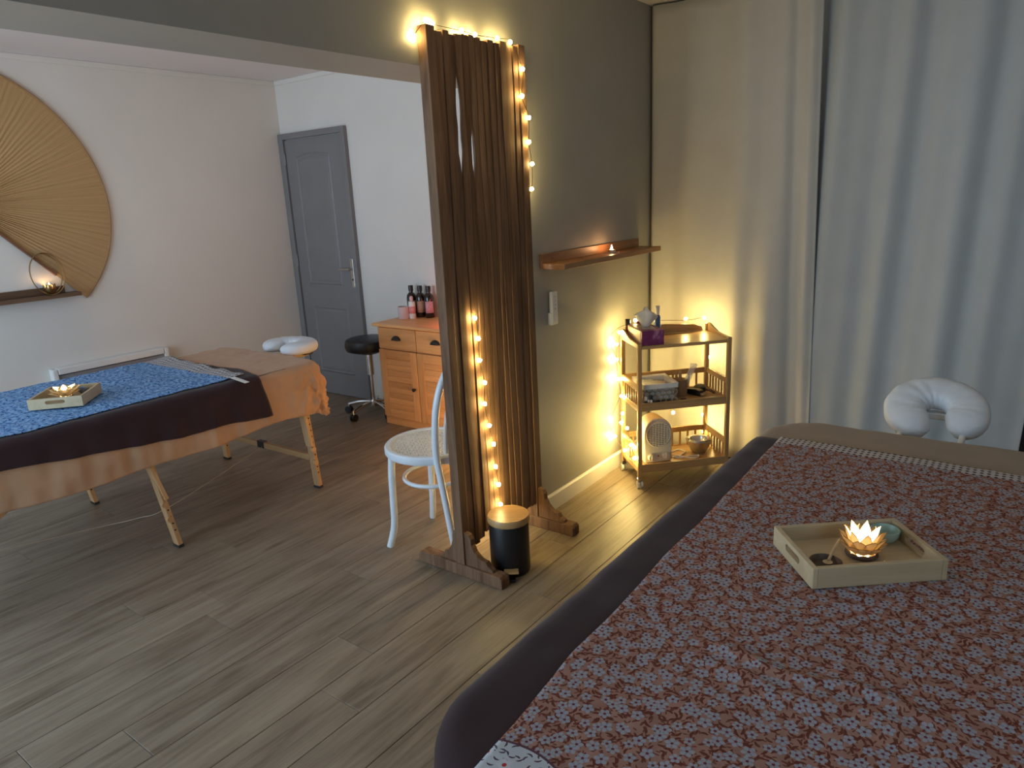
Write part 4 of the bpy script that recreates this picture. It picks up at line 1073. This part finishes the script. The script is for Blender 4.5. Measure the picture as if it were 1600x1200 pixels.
for i, (dx, tx, ty) in enumerate(((-.018, -.12, .05), (-.006, .05, .05))):
    m = MB(); sh = [(-.008, 0), (.008, 0), (.008, .12), (.0055, .128), (0, .131), (-.0055, .128), (-.008, .12)]
    o_ = m.prism(sh, -.001, .001, 'xz').build('wooden_spatula', 'bamboo_z', bevel=.0004); o_.location = cw(.040+dx, .016, ZM+.009); o_.rotation_euler = (ty, tx*.5, ang)
    tag(o_, ['leftmost wooden spatula in the cork cup', 'wooden spatula beside the wrapped tool in the cork cup'][i], 'spatula', 'spatulas in the cork cup')
wp = thing('wrapped_tool', 'white tool in clear plastic wrap leaning from the cork cup', 'tool', cw(.052, .020, ZM+.014), ang); wp.rotation_euler = (0, R_(24), ang)
MB().box(-.016, .016, -.003, .003, 0, .135).build('plastic_sleeve', 'clear', wp, bevel=.002)
MB().box(-.007, .007, -.0045, .0045, .0, .10).build('tool_body', 'white_plastic', wp, bevel=.002)
MB().add([(-.016, 0, .135), (.016, 0, .135), (.024, .006, .165), (.004, -.008, .172), (-.020, .006, .160)], [(0, 1, 2, 3), (0, 3, 4)]).build('sleeve_end', 'clear', wp, solid=.0006)
def lumpy(name, label, cat, x, y, z, rz, segs, mat):
    t = ctn(name, label, cat, x, y, z, rz)
    for nm, mtl, fn in segs: fn().build(nm, mtl, t, smooth=True, bevel=.002)
    return t
lumpy('hair_clipper', 'black hair clipper lying on the middle shelf', 'clipper', .118, .010, ZM, R_(-62), (
    ('body', 'black_plastic', lambda: MB().prism([(-.055, 0), (.045, 0), (.050, .010), (.046, .030), (.02, .034), (-.05, .026)], -.018, .018, 'xz')),
    ('blade', 'steel', lambda: MB().box(.050, .064, -.016, .016, .006, .018)),
    ('cord_end', 'black_plastic', lambda: MB().cyl((-.054, 0, .012), (-.085, 0, .006), .006, .004, n=10))), None)
lumpy('hair_brush', 'black round brush with a dark handle near the trolley side', 'brush', .165, .045, ZM, R_(-58), (
    ('brush_head', 'black_plastic', lambda: MB().lathe([(0, 0), (.030, .004), (.036, .016), (.034, .030), (.022, .040), (0, .042)], n=20)),
    ('handle', 'coconut', lambda: MB().tube(smoothpath([(.025, 0, .016), (.06, 0, .020), (.095, -.004, .012)], 5), .008, 10)),
    ('ring_end', 'steel', lambda: MB().tube([(.103+.007*math.cos(2*PI*i/12), -.004, .010+.007*math.sin(2*PI*i/12)) for i in range(12)], .0018, 6, closed=True))), None)
pn = ctn('scissors', 'small black scissors lying near the shelf edge', 'scissors', .040, -.088, ZM, R_(8))
MB().bar((.0, -.003, .003), (.062, .006, .003), .005, .003).build('blade', 'black_metal', pn, bevel=.0008)
MB().bar((.0, .003, .006), (.062, -.006, .006), .005, .003).build('blade', 'black_metal', pn, bevel=.0008)
for y, z in ((-.012, .003), (.012, .006)): MB().tube([(-.018+.014*math.cos(2*PI*i/14), y+.009*math.sin(2*PI*i/14), z+.0008) for i in range(14)], .0022, 6, closed=True).build('finger_ring', 'black_plastic', pn, smooth=True)
small_bottle('tiny white capped vial at the front of the middle shelf', -.200, -.118, ZM, .0085, .030, .018, 'black_plastic', 'white_plastic', .95)
small_bottle('tiny black capped vial beside the lattice basket', -.172, -.118, ZM, .0085, .034, .020, 'white_label', 'black_plastic', .95)
small_bottle('tiny pale capped vial between the two other vials', -.187, -.121, ZM, .0065, .022, .010, 'black_plastic', 'white_label', .95)
# bottom tier: fan heater, steel bowls, cable
ZL = .1145
fh = ctn('fan_heater', 'cream fan heater with a round slotted grille', 'heater', -.122, -.030, ZL, R_(3))
hw, hh, hd = .078, .245, .055
prof_h = [(-hw, .012), (-hw+.008, 0), (hw-.008, 0), (hw, .012), (hw, hh-.085)] + [(hw*math.cos(a), hh-.085+.085*math.sin(a)) for a in [R_(15*i) for i in range(1, 12)]] + [(-hw, hh-.085)]
cream = plain('heater_cream', (.74, .70, .60), .4, var=.02)
MB().prism(prof_h, -hd, hd, 'xz').build('casing', cream, fh, smooth=True, bevel=.005)
gr = MB().cyl((0, -hd-.0012, .155), (0, -hd+.002, .155), .066, n=36).build('grille_recess', 'black_plastic', fh)
for i in range(13):
    z = .155-.060+.010*i; h = math.sqrt(max(0, .066**2-(z-.155)**2)); MB().box(-h, h, -hd-.005, -hd-.0013, z-.0033, z+.0033).build('grille_bar', cream, gr)
for i in range(7):
    x = -.048+.016*i; h = math.sqrt(.066**2-x*x); MB().box(x-.002, x+.002, -hd-.0058, -hd-.002, .155-h, .155+h).build('grille_bar', cream, gr)
MB().tube([(.067*math.cos(2*PI*i/40), -hd-.003, .155+.067*math.sin(2*PI*i/40)) for i in range(40)], .003, 6, closed=True).build('grille_ring', cream, gr, smooth=True)
for x in (-.040, .040):
    kb = MB().cyl((x, -hd, .034), (x, -hd-.014, .034), .020, .017, n=24).build('dial', cream, fh, smooth=True)
    MB().box(x-.003, x+.003, -hd-.018, -hd-.0142, .018, .050).build('dial_grip', cream, kb, bevel=.001)
MB().cyl((0, -hd, .036), (0, -hd-.003, .036), .004, n=10).build('indicator_light', 'red_dot', fh)
for i, (r, h, z, lab) in enumerate(((.066, .072, 0, 'steel mixing bowl on the bottom shelf, outermost of the nest'), (.058, .058, .016, 'steel bowl nested inside the outermost steel bowl'), (.050, .045, .031, 'innermost steel bowl of the nested set'))):
    o_ = MB().lathe([(0, .002), (r*.55, 0), (r*.72, h*.22), (r*.95, h*.7), (r, h*.98), (r+.006, h), (r+.005, h+.002), (r-.002, h), (r*.92, h*.7), (r*.68, h*.24), (r*.5, .004), (0, .004)], n=36).build('mixing_bowl', 'steel', smooth=True)
    o_.location = cw(.148, .006, ZL+z); tag(o_, lab, 'bowl', 'nested steel bowls')
cp = smoothpath([(-.040, .030, .012), (.0, .02, .006), (.05, .04, .005), (.075, .0, .005), (.02, -.045, .005), (-.02, -.06, .005), (.02, -.075, .005), (.08, -.07, .005), (.11, -.09, .010), (.07, -.105, .006), (.0, -.06, .012), (-.035, .0, .011)], 6)
pc = MB().tube(cp, .0035, 7).build('power_cord', 'white_plastic', fh, smooth=True); pc.location = (.122, .030, .0)
